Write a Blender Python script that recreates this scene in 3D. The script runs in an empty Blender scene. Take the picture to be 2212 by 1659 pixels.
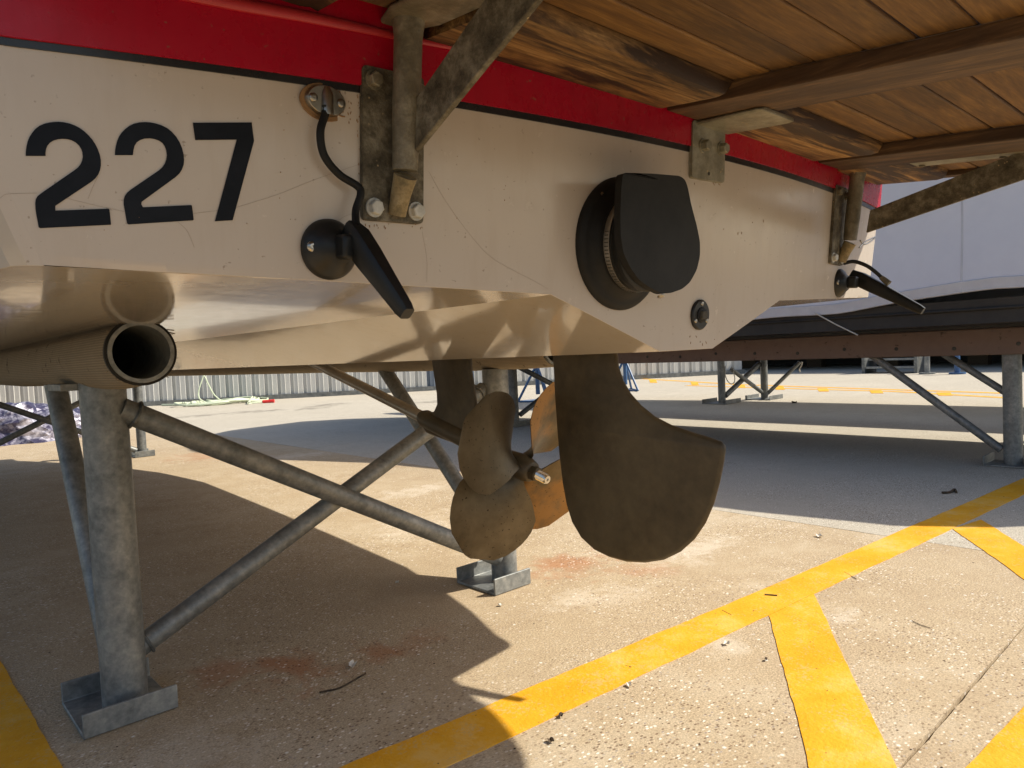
import bpy, bmesh, math, random
import numpy as np
from mathutils import Vector, Matrix, noise
random.seed(7)
S = bpy.context.scene
COL = S.collection
# ------------------------------------------------------------------ camera
F = 1540.0; CX, CY = 1106.0, 829.5; H = 0.82      # focal length / centre in 2212 px wide picture units, eye height
def _d(x, y): return Vector(((x-CX)/F, -(y-CY)/F, -1)).normalized()
AX = _d(2800, 678); AY = _d(-294, 824); AZ = AX.cross(AY).normalized(); AY = AZ.cross(AX)
M3 = Matrix((AX, AY, AZ))
cam_d = bpy.data.cameras.new('camera'); cam = bpy.data.objects.new('camera', cam_d); COL.objects.link(cam)
cam_d.sensor_width = 36; cam_d.lens = 36*F/2212; cam_d.clip_start = 0.02; cam_d.clip_end = 600
cam.matrix_world = Matrix.Translation((0, 0, H)) @ M3.to_4x4()
S.camera = cam
# ------------------------------------------------------------------ light
SUN = Vector((.85, -0.73, 1.0)).normalized()
EL = math.asin(SUN.z)
w = bpy.data.worlds.new('World'); S.world = w; w.use_nodes = True
nt = w.node_tree; bg = nt.nodes['Background']
sky = nt.nodes.new('ShaderNodeTexSky'); sky.sky_type = 'NISHITA'; sky.sun_disc = False
sky.sun_elevation = EL; sky.sun_rotation = math.atan2(SUN.x, SUN.y)
sky.dust_density = 2.0
nt.links.new(sky.outputs[0], bg.inputs[0]); bg.inputs[1].default_value = 0.085
sd = bpy.data.lights.new('sun', 'SUN'); sd.energy = 3.7; sd.angle = math.radians(0.53); sd.color = (1.0, 0.93, 0.80)
so = bpy.data.objects.new('sun', sd); COL.objects.link(so); so.rotation_euler = SUN.to_track_quat('Z', 'Y').to_euler()
S.view_settings.view_transform = 'Standard'; S.view_settings.look = 'None'
S.view_settings.gamma = 1; S.view_settings.use_curve_mapping = False
S.view_settings.exposure = 0.80
# ------------------------------------------------------------------ survey helpers (points on real surfaces)
def ray(x, y): return M3 @ Vector(((x-CX)/F, -(y-CY)/F, -1))
def onz(x, y, z=0.0): r = ray(x, y); t = (z-H)/r.z; return Vector((r.x*t, r.y*t, z))
def atX(x, y, X): r = ray(x, y); t = X/r.x; return r*t + Vector((0, 0, H))
def atY(x, y, Y): r = ray(x, y); t = Y/r.y; return r*t + Vector((0, 0, H))
XC = 1.655
def surfY(X, z, off=0.0): return 1.09 + .05*(X-1.65)**2 + .1*(1.0-z) - off     # raked, slightly bowed transom
def ts(x, y, off=0.0):
    r = ray(x, y); t = 1.09/r.y
    for i in range(30): t = surfY(r.x*t, r.z*t+H, off)/r.y
    return r*t + Vector((0, 0, H))
# ------------------------------------------------------------------ materials
def nodes(name):
    m = bpy.data.materials.new(name); m.use_nodes = True
    n = m.node_tree.nodes; l = m.node_tree.links; b = n['Principled BSDF']
    tc = n.new('ShaderNodeTexCoord'); return m, n, l, b, tc.outputs['Object']
def mapping(n, l, src, sc=(1, 1, 1), rot=(0, 0, 0), loc=(0, 0, 0)):
    mp = n.new('ShaderNodeMapping'); l.new(src, mp.inputs[0]); mp.inputs['Scale'].default_value = sc
    mp.inputs['Rotation'].default_value = rot; mp.inputs['Location'].default_value = loc; return mp.outputs[0]
def tnoise(n, l, src, scale, detail=5, rough=.6, dist=0):
    t = n.new('ShaderNodeTexNoise'); l.new(src, t.inputs['Vector']); t.inputs['Scale'].default_value = scale
    t.inputs['Detail'].default_value = detail; t.inputs['Roughness'].default_value = rough
    t.inputs['Distortion'].default_value = dist; return t.outputs[0]
def ramp(n, l, fac, stops):
    r = n.new('ShaderNodeValToRGB'); l.new(fac, r.inputs[0]); e = r.color_ramp.elements
    while len(e) < len(stops): e.new(.5)
    for i, (p, c) in enumerate(stops):
        e[i].position = p; e[i].color = (c, c, c, 1) if not hasattr(c, '__len__') else (*c, 1)
    return r.outputs[0]
def mix(n, l, fac, a, b, mode='MIX'):
    m = n.new('ShaderNodeMix'); m.data_type = 'RGBA'; m.blend_type = mode
    for s, v in ((0, fac), (6, a), (7, b)):
        if hasattr(v, 'is_output'): l.new(v, m.inputs[s])
        elif hasattr(v, '__len__'): m.inputs[s].default_value = (*v[:3], 1)
        else: m.inputs[s].default_value = v
    return m.outputs[2]
def math_(n, l, op, a, b=0.0, clamp=False):
    m = n.new('ShaderNodeMath'); m.operation = op; m.use_clamp = clamp
    for i, v in enumerate((a, b)):
        if hasattr(v, 'is_output'): l.new(v, m.inputs[i])
        else: m.inputs[i].default_value = v
    return m.outputs[0]
def bump(n, l, b, h, strength=.3, dist=.002):
    bp = n.new('ShaderNodeBump'); l.new(h, bp.inputs['Height']); bp.inputs['Strength'].default_value = strength
    bp.inputs['Distance'].default_value = dist; l.new(bp.outputs[0], b.inputs['Normal'])
def simple(name, c1, c2, scale=6, rough=.5, metal=0, bs=.2, bd=.001, spec=None, fine=60, stretch=(1, 1, 1), lo=.35, hi=.65):
    m, n, l, b, co = nodes(name); v = mapping(n, l, co, stretch)
    a = tnoise(n, l, v, scale); f = tnoise(n, l, v, fine, 3)
    s = math_(n, l, 'ADD', math_(n, l, 'MULTIPLY', a, .7), math_(n, l, 'MULTIPLY', f, .3))
    l.new(ramp(n, l, s, [(lo, c1), (hi, c2)]), b.inputs['Base Color'])
    b.inputs['Roughness'].default_value = rough; b.inputs['Metallic'].default_value = metal
    if spec is not None: b.inputs['Specular IOR Level'].default_value = spec
    if bs: bump(n, l, b, f, bs, bd)
    return m
MT = {}
# white gelcoat: glossy, slightly yellowed, fine grime and hairline scratches
def gel(name, c1, c2, grime, rlo=.04, rhi=.12, coat=.5, spec=.5):
    m, n, l, b, co = nodes(name)
    a = tnoise(n, l, co, 2.3, 4, .55); f = tnoise(n, l, co, 40, 4)
    c = mix(n, l, a, c1, c2)
    g = ramp(n, l, tnoise(n, l, mapping(n, l, co, (9, 9, 1.3)), 3.2, 6, .65), [(.5, 0), (.72, 1)])
    c = mix(n, l, math_(n, l, 'MULTIPLY', g, .22), c, grime)
    sp = ramp(n, l, tnoise(n, l, co, 150, 2, .5), [(.70, 0), (.76, 1)])
    c = mix(n, l, math_(n, l, 'MULTIPLY', sp, .5), c, (.2, .14, .09))
    l.new(c, b.inputs['Base Color'])
    r = ramp(n, l, f, [(.3, rlo), (.8, rhi)]); l.new(r, b.inputs['Roughness'])
    b.inputs['Coat Weight'].default_value = coat; b.inputs['Specular IOR Level'].default_value = spec; b.inputs['Coat Roughness'].default_value = .02; b.inputs['IOR'].default_value = 1.55
    bump(n, l, b, tnoise(n, l, mapping(n, l, co, (1, 1, 1)), 5, 2), .12 if coat else .05, .004)
    return m
MT['gel'] = gel('white_gelcoat', (.47, .410, .335), (.52, .465, .395), (.40, .33, .24), .06, .15, .2)
MT['dull'] = gel('chalky_white_gelcoat', (.53, .460, .385), (.58, .52, .455), (.42, .33, .24), .17, .30, .0, .42)
MT['red'] = gel('red_gelcoat', (.38, .003, .018), (.44, .005, .028), (.17, .006, .01), .22, .4, .0, .3)
MT['redlip'] = simple('daylit_red_trim', (.40, .018, .024), (.48, .03, .035), rough=.4, bs=.05)  # band red lightened to paint in daylight on the lip
MT['stripe'] = simple('black_stripe', (.008, .009, .011), (.018, .018, .02), rough=.25, bs=.05)
MT['vinyl'] = simple('navy_black_vinyl', (.004, .006, .010), (.010, .013, .019), rough=.55, scale=20, bs=.15, bd=.0004, spec=.2)
MT['rubber'] = simple('black_rubber', (.006, .006, .0055), (.016, .0155, .014), rough=.6, spec=.3, scale=12, bs=.25, bd=.0006)
MT['plast'] = simple('black_plastic', (.005, .006, .006), (.020, .0195, .018), rough=.42, spec=.4, scale=14, bs=.3, bd=.0006)
MT['steel'] = simple('stainless_steel', (.30, .28, .24), (.48, .46, .42), rough=.3, metal=1, scale=30, bs=.2, bd=.0004)
MT['bright'] = simple('bright_steel', (.62, .60, .56), (.78, .76, .72), rough=.22, metal=1, scale=30, bs=.1, bd=.0003)
MT['nutwhite'] = simple('painted_bolt', (.42, .42, .38), (.60, .60, .56), rough=.45, scale=60, bs=.3, bd=.0004)
# weathered, fouled platform bracket metal
def fouled(name, c1, c2, c3, scale=22, rough=.7, metal=.25):
    m, n, l, b, co = nodes(name)
    a = tnoise(n, l, co, scale, 8, .72); f = tnoise(n, l, co, scale*6, 4, .6)
    c = ramp(n, l, a, [(.34, c1), (.5, c2), (.66, c3)])
    v = n.new('ShaderNodeTexVoronoi'); l.new(co, v.inputs['Vector']); v.inputs['Scale'].default_value = max(60, scale*3.2)
    d = ramp(n, l, v.outputs['Distance'], [(.10, 1), (.18, 0)])
    sel = ramp(n, l, tnoise(n, l, co, scale*.9, 2), [(.55, 0), (.62, 1)])
    c = mix(n, l, math_(n, l, 'MULTIPLY', math_(n, l, 'MULTIPLY', d, sel), .8), c, (.50, .38, .20))
    l.new(c, b.inputs['Base Color']); b.inputs['Roughness'].default_value = rough; b.inputs['Metallic'].default_value = metal
    h = math_(n, l, 'ADD', a, math_(n, l, 'MULTIPLY', f, .6)); bump(n, l, b, h, .7, .003); return m
MT['foul'] = fouled('fouled_bracket_metal', (.045, .038, .026), (.125, .108, .074), (.27, .245, .185), 36)
MT['foul2'] = fouled('dull_bracket_metal', (.11, .095, .062), (.19, .165, .115), (.31, .28, .21), 24, .55, .35)
MT['angle'] = fouled('pale_angle_metal', (.16, .15, .105), (.26, .245, .18), (.38, .36, .28), 18, .5, .3)
MT['crust'] = fouled('crusted_filler', (.16, .13, .07), (.30, .23, .12), (.42, .34, .20), 50, .9, 0)
# galvanised steel: mottled grey-blue with spangle
def galv(name, tint=1.0, dark=0.0):
    m, n, l, b, co = nodes(name)
    a = tnoise(n, l, co, 9, 7, .7); f = tnoise(n, l, co, 55, 5, .65)
    s = math_(n, l, 'ADD', math_(n, l, 'MULTIPLY', a, .6), math_(n, l, 'MULTIPLY', f, .4))
    c = ramp(n, l, s, [(.36, (.13*tint, .14*tint, .14*tint)), (.5, (.24*tint, .25*tint, .245*tint)), (.66, (.40*tint, .40*tint, .37*tint))])
    r = ramp(n, l, tnoise(n, l, mapping(n, l, co, (1, 1, .35)), 6, 5), [(.6, 0), (.75, 1)])
    c = mix(n, l, math_(n, l, 'MULTIPLY', r, .5), c, (.20, .15, .08))
    l.new(c, b.inputs['Base Color']); b.inputs['Roughness'].default_value = .52; b.inputs['Metallic'].default_value = .45
    bump(n, l, b, f, .3, .001); return m
MT['galv'] = galv('galvanised_steel'); MT['galv2'] = galv('dull_galvanised_steel', .72)
MT['rim'] = galv('pale_pipe_steel', 1.05)
MT['bronze'] = simple('brown_bronze', (.050, .037, .020), (.12, .092, .050), rough=.5, metal=.1, scale=4, fine=45, bs=.4, bd=.0015)
MT['bronze_old'] = fouled('brown_bronze', (.035, .024, .012), (.065, .048, .025), (.11, .085, .045), 7, .5, .2)
def bronze_blade(name, ora=.6, lo=.52):
    m, n, l, b, co = nodes(name)
    a = tnoise(n, l, co, 9, 5, .6)
    c = ramp(n, l, a, [(.3, (.065, .05, .028)), (.5, (.125, .10, .062)), (.7, (.19, .155, .10))])
    o = ramp(n, l, tnoise(n, l, co, 6, 5), [(lo, 0), (lo+.12, 1)])
    c = mix(n, l, math_(n, l, 'MULTIPLY', o, ora), c, (.40, .20, .05))
    sp = ramp(n, l, tnoise(n, l, co, 170, 2), [(.66, 0), (.7, 1)])
    c = mix(n, l, sp, c, (.03, .02, .01))
    l.new(c, b.inputs['Base Color']); b.inputs['Roughness'].default_value = .42; b.inputs['Metallic'].default_value = .55
    bump(n, l, b, a, .2, .001); return m
MT['blade'] = bronze_blade('tarnished_bronze', .1, .6); MT['blade2'] = bronze_blade('orange_bronze', .6, .42)
MT['shaft'] = simple('brown_steel_shaft', (.34, .30, .24), (.55, .50, .43), rough=.3, metal=.6, bs=.05)
# carpet over the stand beams: ribbed weave
def carpet(name, c1, c2, sc, axis, k=.38):
    m, n, l, b, co = nodes(name)
    wv = n.new('ShaderNodeTexWave'); wv.wave_type = 'BANDS'; wv.bands_direction = axis
    l.new(co, wv.inputs['Vector']); wv.inputs['Scale'].default_value = sc; wv.inputs['Distortion'].default_value = 1.2
    wv.inputs['Detail'].default_value = 2; wv.inputs['Detail Scale'].default_value = 4
    a = tnoise(n, l, co, 14, 6, .65); f = tnoise(n, l, co, 260, 2)
    c = mix(n, l, a, c1, c2); c = mix(n, l, math_(n, l, 'MULTIPLY', wv.outputs[1], k), c, (c1[0]*.45, c1[1]*.4, c1[2]*.35))
    st = ramp(n, l, tnoise(n, l, co, 22, 5, .7), [(.62, 0), (.68, 1)])
    c = mix(n, l, math_(n, l, 'MULTIPLY', st, .7), c, (.03, .025, .018))
    l.new(c, b.inputs['Base Color']); b.inputs['Roughness'].default_value = .95; b.inputs['Specular IOR Level'].default_value = .1
    bump(n, l, b, math_(n, l, 'ADD', wv.outputs[1], math_(n, l, 'MULTIPLY', f, .7)), .4, .0012); return m
MT['carpet'] = carpet('tan_ribbed_carpet', (.28, .23, .165), (.39, .335, .25), 62, 'Z', .42)
MT['carpet2'] = carpet('brown_ribbed_carpet', (.21, .145, .115), (.29, .21, .17), 90, 'Y')
MT['dark'] = simple('pipe_inside', (.035, .033, .028), (.09, .085, .07), rough=.9, metal=.0)
# teak
def wood(name, c_dark, c_mid, c_light, stain=.6, axis=0, slo=.48):
    m, n, l, b, co = nodes(name)
    oi = n.new('ShaderNodeObjectInfo'); off = n.new('ShaderNodeVectorMath'); off.operation = 'ADD'
    sc = n.new('ShaderNodeVectorMath'); sc.operation = 'SCALE'; sc.inputs[0].default_value = (7, 5, 3); l.new(oi.outputs['Random'], sc.inputs['Scale'])
    l.new(co, off.inputs[0]); l.new(sc.outputs[0], off.inputs[1]); v0 = off.outputs[0]
    s = (1.1, 16, 16) if axis == 0 else (16, 1.1, 16)
    v = mapping(n, l, v0, s)
    a = tnoise(n, l, v, 3.2, 8, .7, .6); fine = tnoise(n, l, v, 22, 4, .6)
    c = ramp(n, l, a, [(.30, c_dark), (.5, c_mid), (.70, c_light)])
    c = mix(n, l, math_(n, l, 'MULTIPLY', ramp(n, l, fine, [(.42, 1), (.6, 0)]), .45), c, c_dark)
    s2 = (1.5, 12, 12) if axis == 0 else (12, 1.5, 12)
    st = ramp(n, l, tnoise(n, l, mapping(n, l, v0, s2), 1.5, 7, .70, .5), [(slo, 0), (slo+.12, 1)])
    c = mix(n, l, math_(n, l, 'MULTIPLY', st, stain), c, (.035, .016, .006))
    rv = ramp(n, l, oi.outputs['Random'], [(0, .72), (1, 1.18)])
    c = mix(n, l, 1.0, c, rv, 'MULTIPLY')
    l.new(c, b.inputs['Base Color']); b.inputs['Roughness'].default_value = .62
    bump(n, l, b, math_(n, l, 'ADD', a, math_(n, l, 'MULTIPLY', fine, .5)), .35, .0015); return m
MT['plank'] = wood('teak_plank', (.075, .034, .009), (.185, .092, .022), (.29, .158, .042), .5, 0)
MT['ledger'] = wood('bleached_teak', (.10, .045, .012), (.36, .20, .065), (.54, .35, .15), 1.0, 0, .42)
MT['joist'] = wood('dark_teak', (.042, .022, .010), (.092, .050, .022), (.20, .115, .048), .8, 1)
# concrete yard
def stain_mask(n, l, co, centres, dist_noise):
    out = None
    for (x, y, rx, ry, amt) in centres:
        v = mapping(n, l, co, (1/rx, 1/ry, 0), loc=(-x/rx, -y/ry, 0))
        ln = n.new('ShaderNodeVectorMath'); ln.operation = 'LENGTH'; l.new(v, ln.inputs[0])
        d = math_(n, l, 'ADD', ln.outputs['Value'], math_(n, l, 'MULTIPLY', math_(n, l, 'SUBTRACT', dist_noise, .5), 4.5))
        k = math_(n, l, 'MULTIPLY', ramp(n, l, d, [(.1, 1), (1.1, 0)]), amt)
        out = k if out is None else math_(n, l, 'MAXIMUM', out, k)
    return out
def concrete(name, cA, cB, cC, rust, pale, dark):
    m, n, l, b, co = nodes(name)
    big = tnoise(n, l, co, .8, 6, .6); mid = tnoise(n, l, co, 5.5, 7, .68, .3); fine = tnoise(n, l, co, 90, 4, .7)
    c = ramp(n, l, math_(n, l, 'ADD', math_(n, l, 'MULTIPLY', big, .5), math_(n, l, 'MULTIPLY', mid, .5)), [(.36, cA), (.5, cB), (.62, cC)])
    c = mix(n, l, .35, c, ramp(n, l, fine, [(.35, tuple(k*.55 for k in cB)), (.65, tuple(min(1, k*1.35) for k in cB))]))
    gr = tnoise(n, l, co, 210, 3, .8); gz = ramp(n, l, tnoise(n, l, co, 1.3, 5, .6), [(.35, .25), (.6, 1)])
    c = mix(n, l, math_(n, l, 'MULTIPLY', gz, .8), c, ramp(n, l, gr, [(.36, tuple(k*.25 for k in cB)), (.46, tuple(k*.85 for k in cB)), (.54, cB), (.64, tuple(min(.9, k*1.75) for k in cB))]))
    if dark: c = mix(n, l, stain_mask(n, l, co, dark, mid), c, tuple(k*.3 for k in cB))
    if rust:
        rn = tnoise(n, l, mapping(n, l, co, (1, 1, 1)), 7, 7, .7, .4)
        k = stain_mask(n, l, co, rust, rn); c = mix(n, l, math_(n, l, 'MULTIPLY', k, .85), c, (.40, .165, .07))
    if pale:
        k = stain_mask(n, l, co, pale, tnoise(n, l, mapping(n, l, co, (1, 1, 1), (0, 0, .4)), 11, 8, .75, .6)); c = mix(n, l, math_(n, l, 'MULTIPLY', k, .75), c, (.74, .67, .56))
    # exposed aggregate: pale shell chips and dark grit, denser in worn patches
    worn = ramp(n, l, tnoise(n, l, co, 1.7, 4), [(.38, .15), (.6, 1)])
    vd = n.new('ShaderNodeTexVoronoi'); l.new(mapping(n, l, co, (1, 1.6, 1), (0, 0, .5)), vd.inputs['Vector']); vd.inputs['Scale'].default_value = 88
    sepc = n.new('ShaderNodeSeparateColor'); l.new(vd.outputs['Color'], sepc.inputs[0])
    chip = math_(n, l, 'MULTIPLY', ramp(n, l, vd.outputs['Distance'], [(.30, 1), (.42, 0)]), ramp(n, l, sepc.outputs[0], [(.76, 0), (.80, 1)]))
    c = mix(n, l, math_(n, l, 'MULTIPLY', chip, math_(n, l, 'MULTIPLY', worn, .9)), c, (.86, .80, .70))
    grit = math_(n, l, 'MULTIPLY', ramp(n, l, vd.outputs['Distance'], [(.28, 1), (.45, 0)]), ramp(n, l, sepc.outputs[1], [(.60, 0), (.66, 1)]))
    c = mix(n, l, math_(n, l, 'MULTIPLY', grit, math_(n, l, 'MULTIPLY', worn, .75)), c, (.13, .075, .045))
    v2 = n.new('ShaderNodeTexVoronoi'); l.new(co, v2.inputs['Vector']); v2.inputs['Scale'].default_value = 38
    s2 = n.new('ShaderNodeSeparateColor'); l.new(v2.outputs['Color'], s2.inputs[0])
    chip2 = math_(n, l, 'MULTIPLY', ramp(n, l, v2.outputs['Distance'], [(.10, 1), (.2, 0)]), ramp(n, l, s2.outputs[0], [(.86, 0), (.88, 1)]))
    c = mix(n, l, math_(n, l, 'MULTIPLY', chip2, .8), c, (.82, .80, .74))
    l.new(c, b.inputs['Base Color']); b.inputs['Roughness'].default_value = .93; b.inputs['Specular IOR Level'].default_value = .15
    bump(n, l, b, tnoise(n, l, co, 170, 4, .75), .6, .0022); return m
def g(x, y): p = onz(x, y); return p.x, p.y
rust = [(*g(640, 1440), .14, .15, .8), (*g(480, 1450), .10, .12, .6), (*g(800, 1405), .08, .10, .7), (*g(1250, 1215), .20, .16, .75), (*g(1150, 1243), .08, .07, .7),
        (*g(1400, 1230), .12, .10, .5), (*g(440, 985), .35, .5, .5), (*g(900, 1380), .10, .1, .4)]
pale = [(*g(1500, 1190), .30, .12, .6), (*g(1250, 1290), .2, .08, .5), (*g(900, 1060), .35, .16, .55), (*g(1330, 1290), .16, .10, .4), (*g(640, 985), .5, .25, .5),
        (*g(1560, 1390), .10, .08, .5), (*g(400, 1640), .2, .15, .35), (*g(900, 1140), .2, .2, .45), (*g(1820, 1330), .09, .05, .5)]
MT['tan'] = concrete('tan_concrete', (.31, .215, .13), (.475, .375, .25), (.65, .57, .445), rust, pale, [])
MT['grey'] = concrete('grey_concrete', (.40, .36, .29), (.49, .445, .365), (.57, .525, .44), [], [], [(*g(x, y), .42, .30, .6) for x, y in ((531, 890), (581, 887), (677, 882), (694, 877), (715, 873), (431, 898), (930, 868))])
MT['base'] = simple('bounce_cutting_ground', (.045, .045, .043), (.085, .083, .078), scale=1.2, rough=.95, fine=30, bs=.4, bd=.005)  # unseen dark ground beyond the slabs, added to cut light bounced onto the transom
MT['soil'] = simple('joint_dirt', (.03, .022, .015), (.07, .05, .035), rough=1, scale=30)
def paint(name):
    m, n, l, b, co = nodes(name)
    a = tnoise(n, l, co, 4, 7, .7); f = tnoise(n, l, co, 110, 3, .6)
    c = ramp(n, l, a, [(.38, (.72, .33, .008)), (.52, (.77, .385, .018)), (.64, (.78, .46, .10))])
    wn = ramp(n, l, math_(n, l, 'ADD', math_(n, l, 'MULTIPLY', tnoise(n, l, co, 9, 6, .7), .5), math_(n, l, 'MULTIPLY', tnoise(n, l, co, 130, 3, .6), .5)), [(.53, 0), (.60, 1)])
    c = mix(n, l, math_(n, l, 'MULTIPLY', wn, .45), c, (.60, .42, .20))
    sp = ramp(n, l, tnoise(n, l, co, 75, 1), [(.76, 0), (.79, 1)])
    c = mix(n, l, sp, c, (.12, .07, .03))
    l.new(c, b.inputs['Base Color']); b.inputs['Roughness'].default_value = .8; b.inputs['Specular IOR Level'].default_value = .25
    bump(n, l, b, f, .6, .003); return m
MT['yellow'] = paint('worn_yellow_paint')
MT['tarp'] = simple('grey_blue_tarp', (.62, .63, .69), (.70, .71, .76), scale=1.5, rough=.6, bs=.35, bd=.004, fine=9)
MT['tarpedge'] = simple('tarp_hem', (.50, .50, .53), (.60, .60, .62), scale=5, rough=.6, bs=.5, bd=.004, fine=25)
MT['bundle'] = simple('silver_lilac_tarp', (.05, .045, .09), (.60, .58, .66), scale=4, lo=.46, hi=.62, rough=.35, metal=.2, bs=.4, bd=.01, fine=22)
MT['blackhull'] = simple('black_antifouling', (.012, .011, .009), (.032, .028, .022), scale=2.5, rough=.6, bs=.2, bd=.003, fine=25)
MT['hull2'] = simple('dull_white_topside', (.5, .5, .5), (.62, .62, .6), rough=.3, bs=.05)
MT['fence'] = simple('pale_grey_sheet_metal', (.47, .465, .43), (.60, .59, .55), scale=3, rough=.5, metal=.1, bs=.1, stretch=(1, 1, .3))
MT['fenced'] = simple('blue_grey_sheet_metal', (.13, .16, .20), (.18, .21, .25), rough=.5, bs=.1)
MT['blue'] = simple('blue_paint', (.03, .085, .20), (.055, .13, .28), rough=.45, bs=.1)
MT['hose'] = simple('pale_green_hose', (.50, .56, .40), (.60, .66, .50), rough=.5, bs=.05)
MT['redp'] = simple('red_plastic', (.6, .02, .02), (.7, .04, .03), rough=.4, bs=.05)
MT['rope'] = simple('pale_rope', (.45, .43, .38), (.60, .57, .50), rough=.9, scale=80)
MT['twig'] = simple('dark_twig', (.03, .02, .012), (.10, .065, .035), rough=.9, scale=60)
MT['chip'] = simple('pale_chip', (.6, .57, .5), (.75, .72, .66), rough=.8, scale=60)
MT['crack'] = simple('hairline_crack_dirt', (.24, .17, .11), (.32, .24, .17), rough=.8, bs=0)
MT['grime'] = simple('amber_grime', (.22, .12, .05), (.34, .20, .09), rough=.8, scale=60, bs=.2)
# ------------------------------------------------------------------ mesh helpers
boat = None; BOAT_REF = Vector((1.655, 1.2, .8)); BOAT_UNIT = .66      # the boat is drawn in its own units of 0.66 m, from a reference point on its keel
def root_of(o):
    while o.parent is not None: o = o.parent
    return o
class MB:
    def __init__(s): s.v = []; s.f = []
    def add(s, vs, fs):
        o = len(s.v); s.v += [tuple(v) for v in vs]; s.f += [tuple(i+o for i in f) for f in fs]; return s
    def box(s, lo, hi, mat=None):
        x0, y0, z0 = lo; x1, y1, z1 = hi
        vs = [Vector(p) for p in ((x0, y0, z0), (x1, y0, z0), (x1, y1, z0), (x0, y1, z0), (x0, y0, z1), (x1, y0, z1), (x1, y1, z1), (x0, y1, z1))]
        if mat: vs = [mat @ v for v in vs]
        return s.add(vs, [(0, 3, 2, 1), (4, 5, 6, 7), (0, 1, 5, 4), (1, 2, 6, 5), (2, 3, 7, 6), (3, 0, 4, 7)])
    def tube(s, pts, r, n=16, caps=True, r2=None, sx=1.0):
        pts = [Vector(p) for p in pts]; N = len(pts); rings = []
        up = None
        for i, p in enumerate(pts):
            t = (pts[min(i+1, N-1)] - pts[max(i-1, 0)]).normalized()
            if up is None:
                up = Vector((0, 0, 1)) if abs(t.z) < .9 else Vector((1, 0, 0))
            a = t.cross(up).normalized(); bb = a.cross(t).normalized(); up = bb
            rr = r[i] if hasattr(r, '__len__') else (r if r2 is None else r + (r2-r)*i/(N-1))
            rings.append([p + a*math.cos(2*math.pi*k/n)*rr*sx + bb*math.sin(2*math.pi*k/n)*rr for k in range(n)])
        vs = [v for ring in rings for v in ring]; fs = []
        for i in range(N-1):
            for k in range(n): fs.append((i*n+k, i*n+(k+1) % n, (i+1)*n+(k+1) % n, (i+1)*n+k))
        if caps: fs.append(tuple(range(n-1, -1, -1))); fs.append(tuple((N-1)*n+k for k in range(n)))
        return s.add(vs, fs)
    def lathe(s, prof, o, ax, n=40, closed=False):
        """prof: (radius, height along ax)"""
        ax = Vector(ax).normalized(); u = ax.orthogonal().normalized(); w_ = ax.cross(u); o = Vector(o); vs = []; fs = []
        for r, h in prof:
            for k in range(n):
                a = 2*math.pi*k/n; vs.append(o + ax*h + (u*math.cos(a)+w_*math.sin(a))*r)
        m = len(prof)
        for i in range(m-1 if not closed else m):
            j = (i+1) % m
            for k in range(n): fs.append((i*n+k, i*n+(k+1) % n, j*n+(k+1) % n, j*n+k))
        return s.add(vs, fs)
    def prism(s, front, back):
        """two matching outlines -> closed solid"""
        n = len(front); tri = tess(front)
        s.add(list(front)+list(back), [t for t in tri] + [tuple(reversed([i+n for i in t])) for t in tri] + [(i, i+n, (i+1) % n+n, (i+1) % n) for i in range(n)])
        return s
    def build(s, name, mat, parent=None, smooth=True, angle=35, bevel=0, kind=None, base=None):
        me = bpy.data.meshes.new(name)
        off = Vector((0, 0, 0))
        if parent is not None:
            p = parent
            while p is not None: off += p.location; p = p.parent
        if parent is not None and root_of(parent) is boat:
            me.from_pydata([tuple((Vector(v)-BOAT_REF)*BOAT_UNIT) for v in s.v], [], s.f)
        else:
            me.from_pydata([tuple(Vector(v)-off) for v in s.v], [], s.f)
        bm = bmesh.new(); bm.from_mesh(me); bmesh.ops.remove_doubles(bm, verts=bm.verts, dist=1e-6)
        bmesh.ops.recalc_face_normals(bm, faces=bm.faces); bm.to_mesh(me); bm.free()
        me.materials.append(mat)
        if smooth:
            for p in me.polygons: p.use_smooth = True
            me.set_sharp_from_angle(angle=math.radians(angle))
        o = bpy.data.objects.new(name, me); COL.objects.link(o)
        if parent is not None: o.parent = parent
        if kind: o['kind'] = kind
        if bevel:
            b = o.modifiers.new('bevel', 'BEVEL'); b.width = bevel; b.segments = 2; b.limit_method = 'ANGLE'; b.angle_limit = math.radians(40)
        return o
def tess(outline):
    from mathutils.geometry import tessellate_polygon
    return [tuple(t) for t in tessellate_polygon([[Vector(p) for p in outline]])]
def thing(name, label, cat, loc=(0, 0, 0), group=None):
    o = bpy.data.objects.new(name, None); COL.objects.link(o); o.location = loc; o.empty_display_size = .1
    o['label'] = label; o['category'] = cat
    if group: o['group'] = group
    return o
def tag(o, label, cat, group=None):
    o['label'] = label; o['category'] = cat
    if group: o['group'] = group
    return o
def smooth_path(pts, n=8):
    pts = [Vector(p) for p in pts]; out = []
    P = [pts[0]*2-pts[1]] + pts + [pts[-1]*2-pts[-2]]
    for i in range(1, len(P)-2):
        for k in range(n):
            t = k/n; a, b, c, d = P[i-1], P[i], P[i+1], P[i+2]
            out.append(.5*((2*b)+(c-a)*t+(2*a-5*b+4*c-d)*t*t+(3*b-a-3*c+d)*t**3))
    out.append(pts[-1]); return out
def hexbolt(o, ax, r, h, name, mat, parent, n=6):
    mb = MB(); ax = Vector(ax).normalized()
    mb.lathe([(r*1.28, 0), (r*1.28, h*.22), (0.0001, h*.22)], o, ax, 20)
    mb.lathe([(r, h*.2), (r, h*.9), (r*.86, h), (.0001, h)], o, ax, n)
    return mb.build(name, mat, parent, angle=25)
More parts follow.
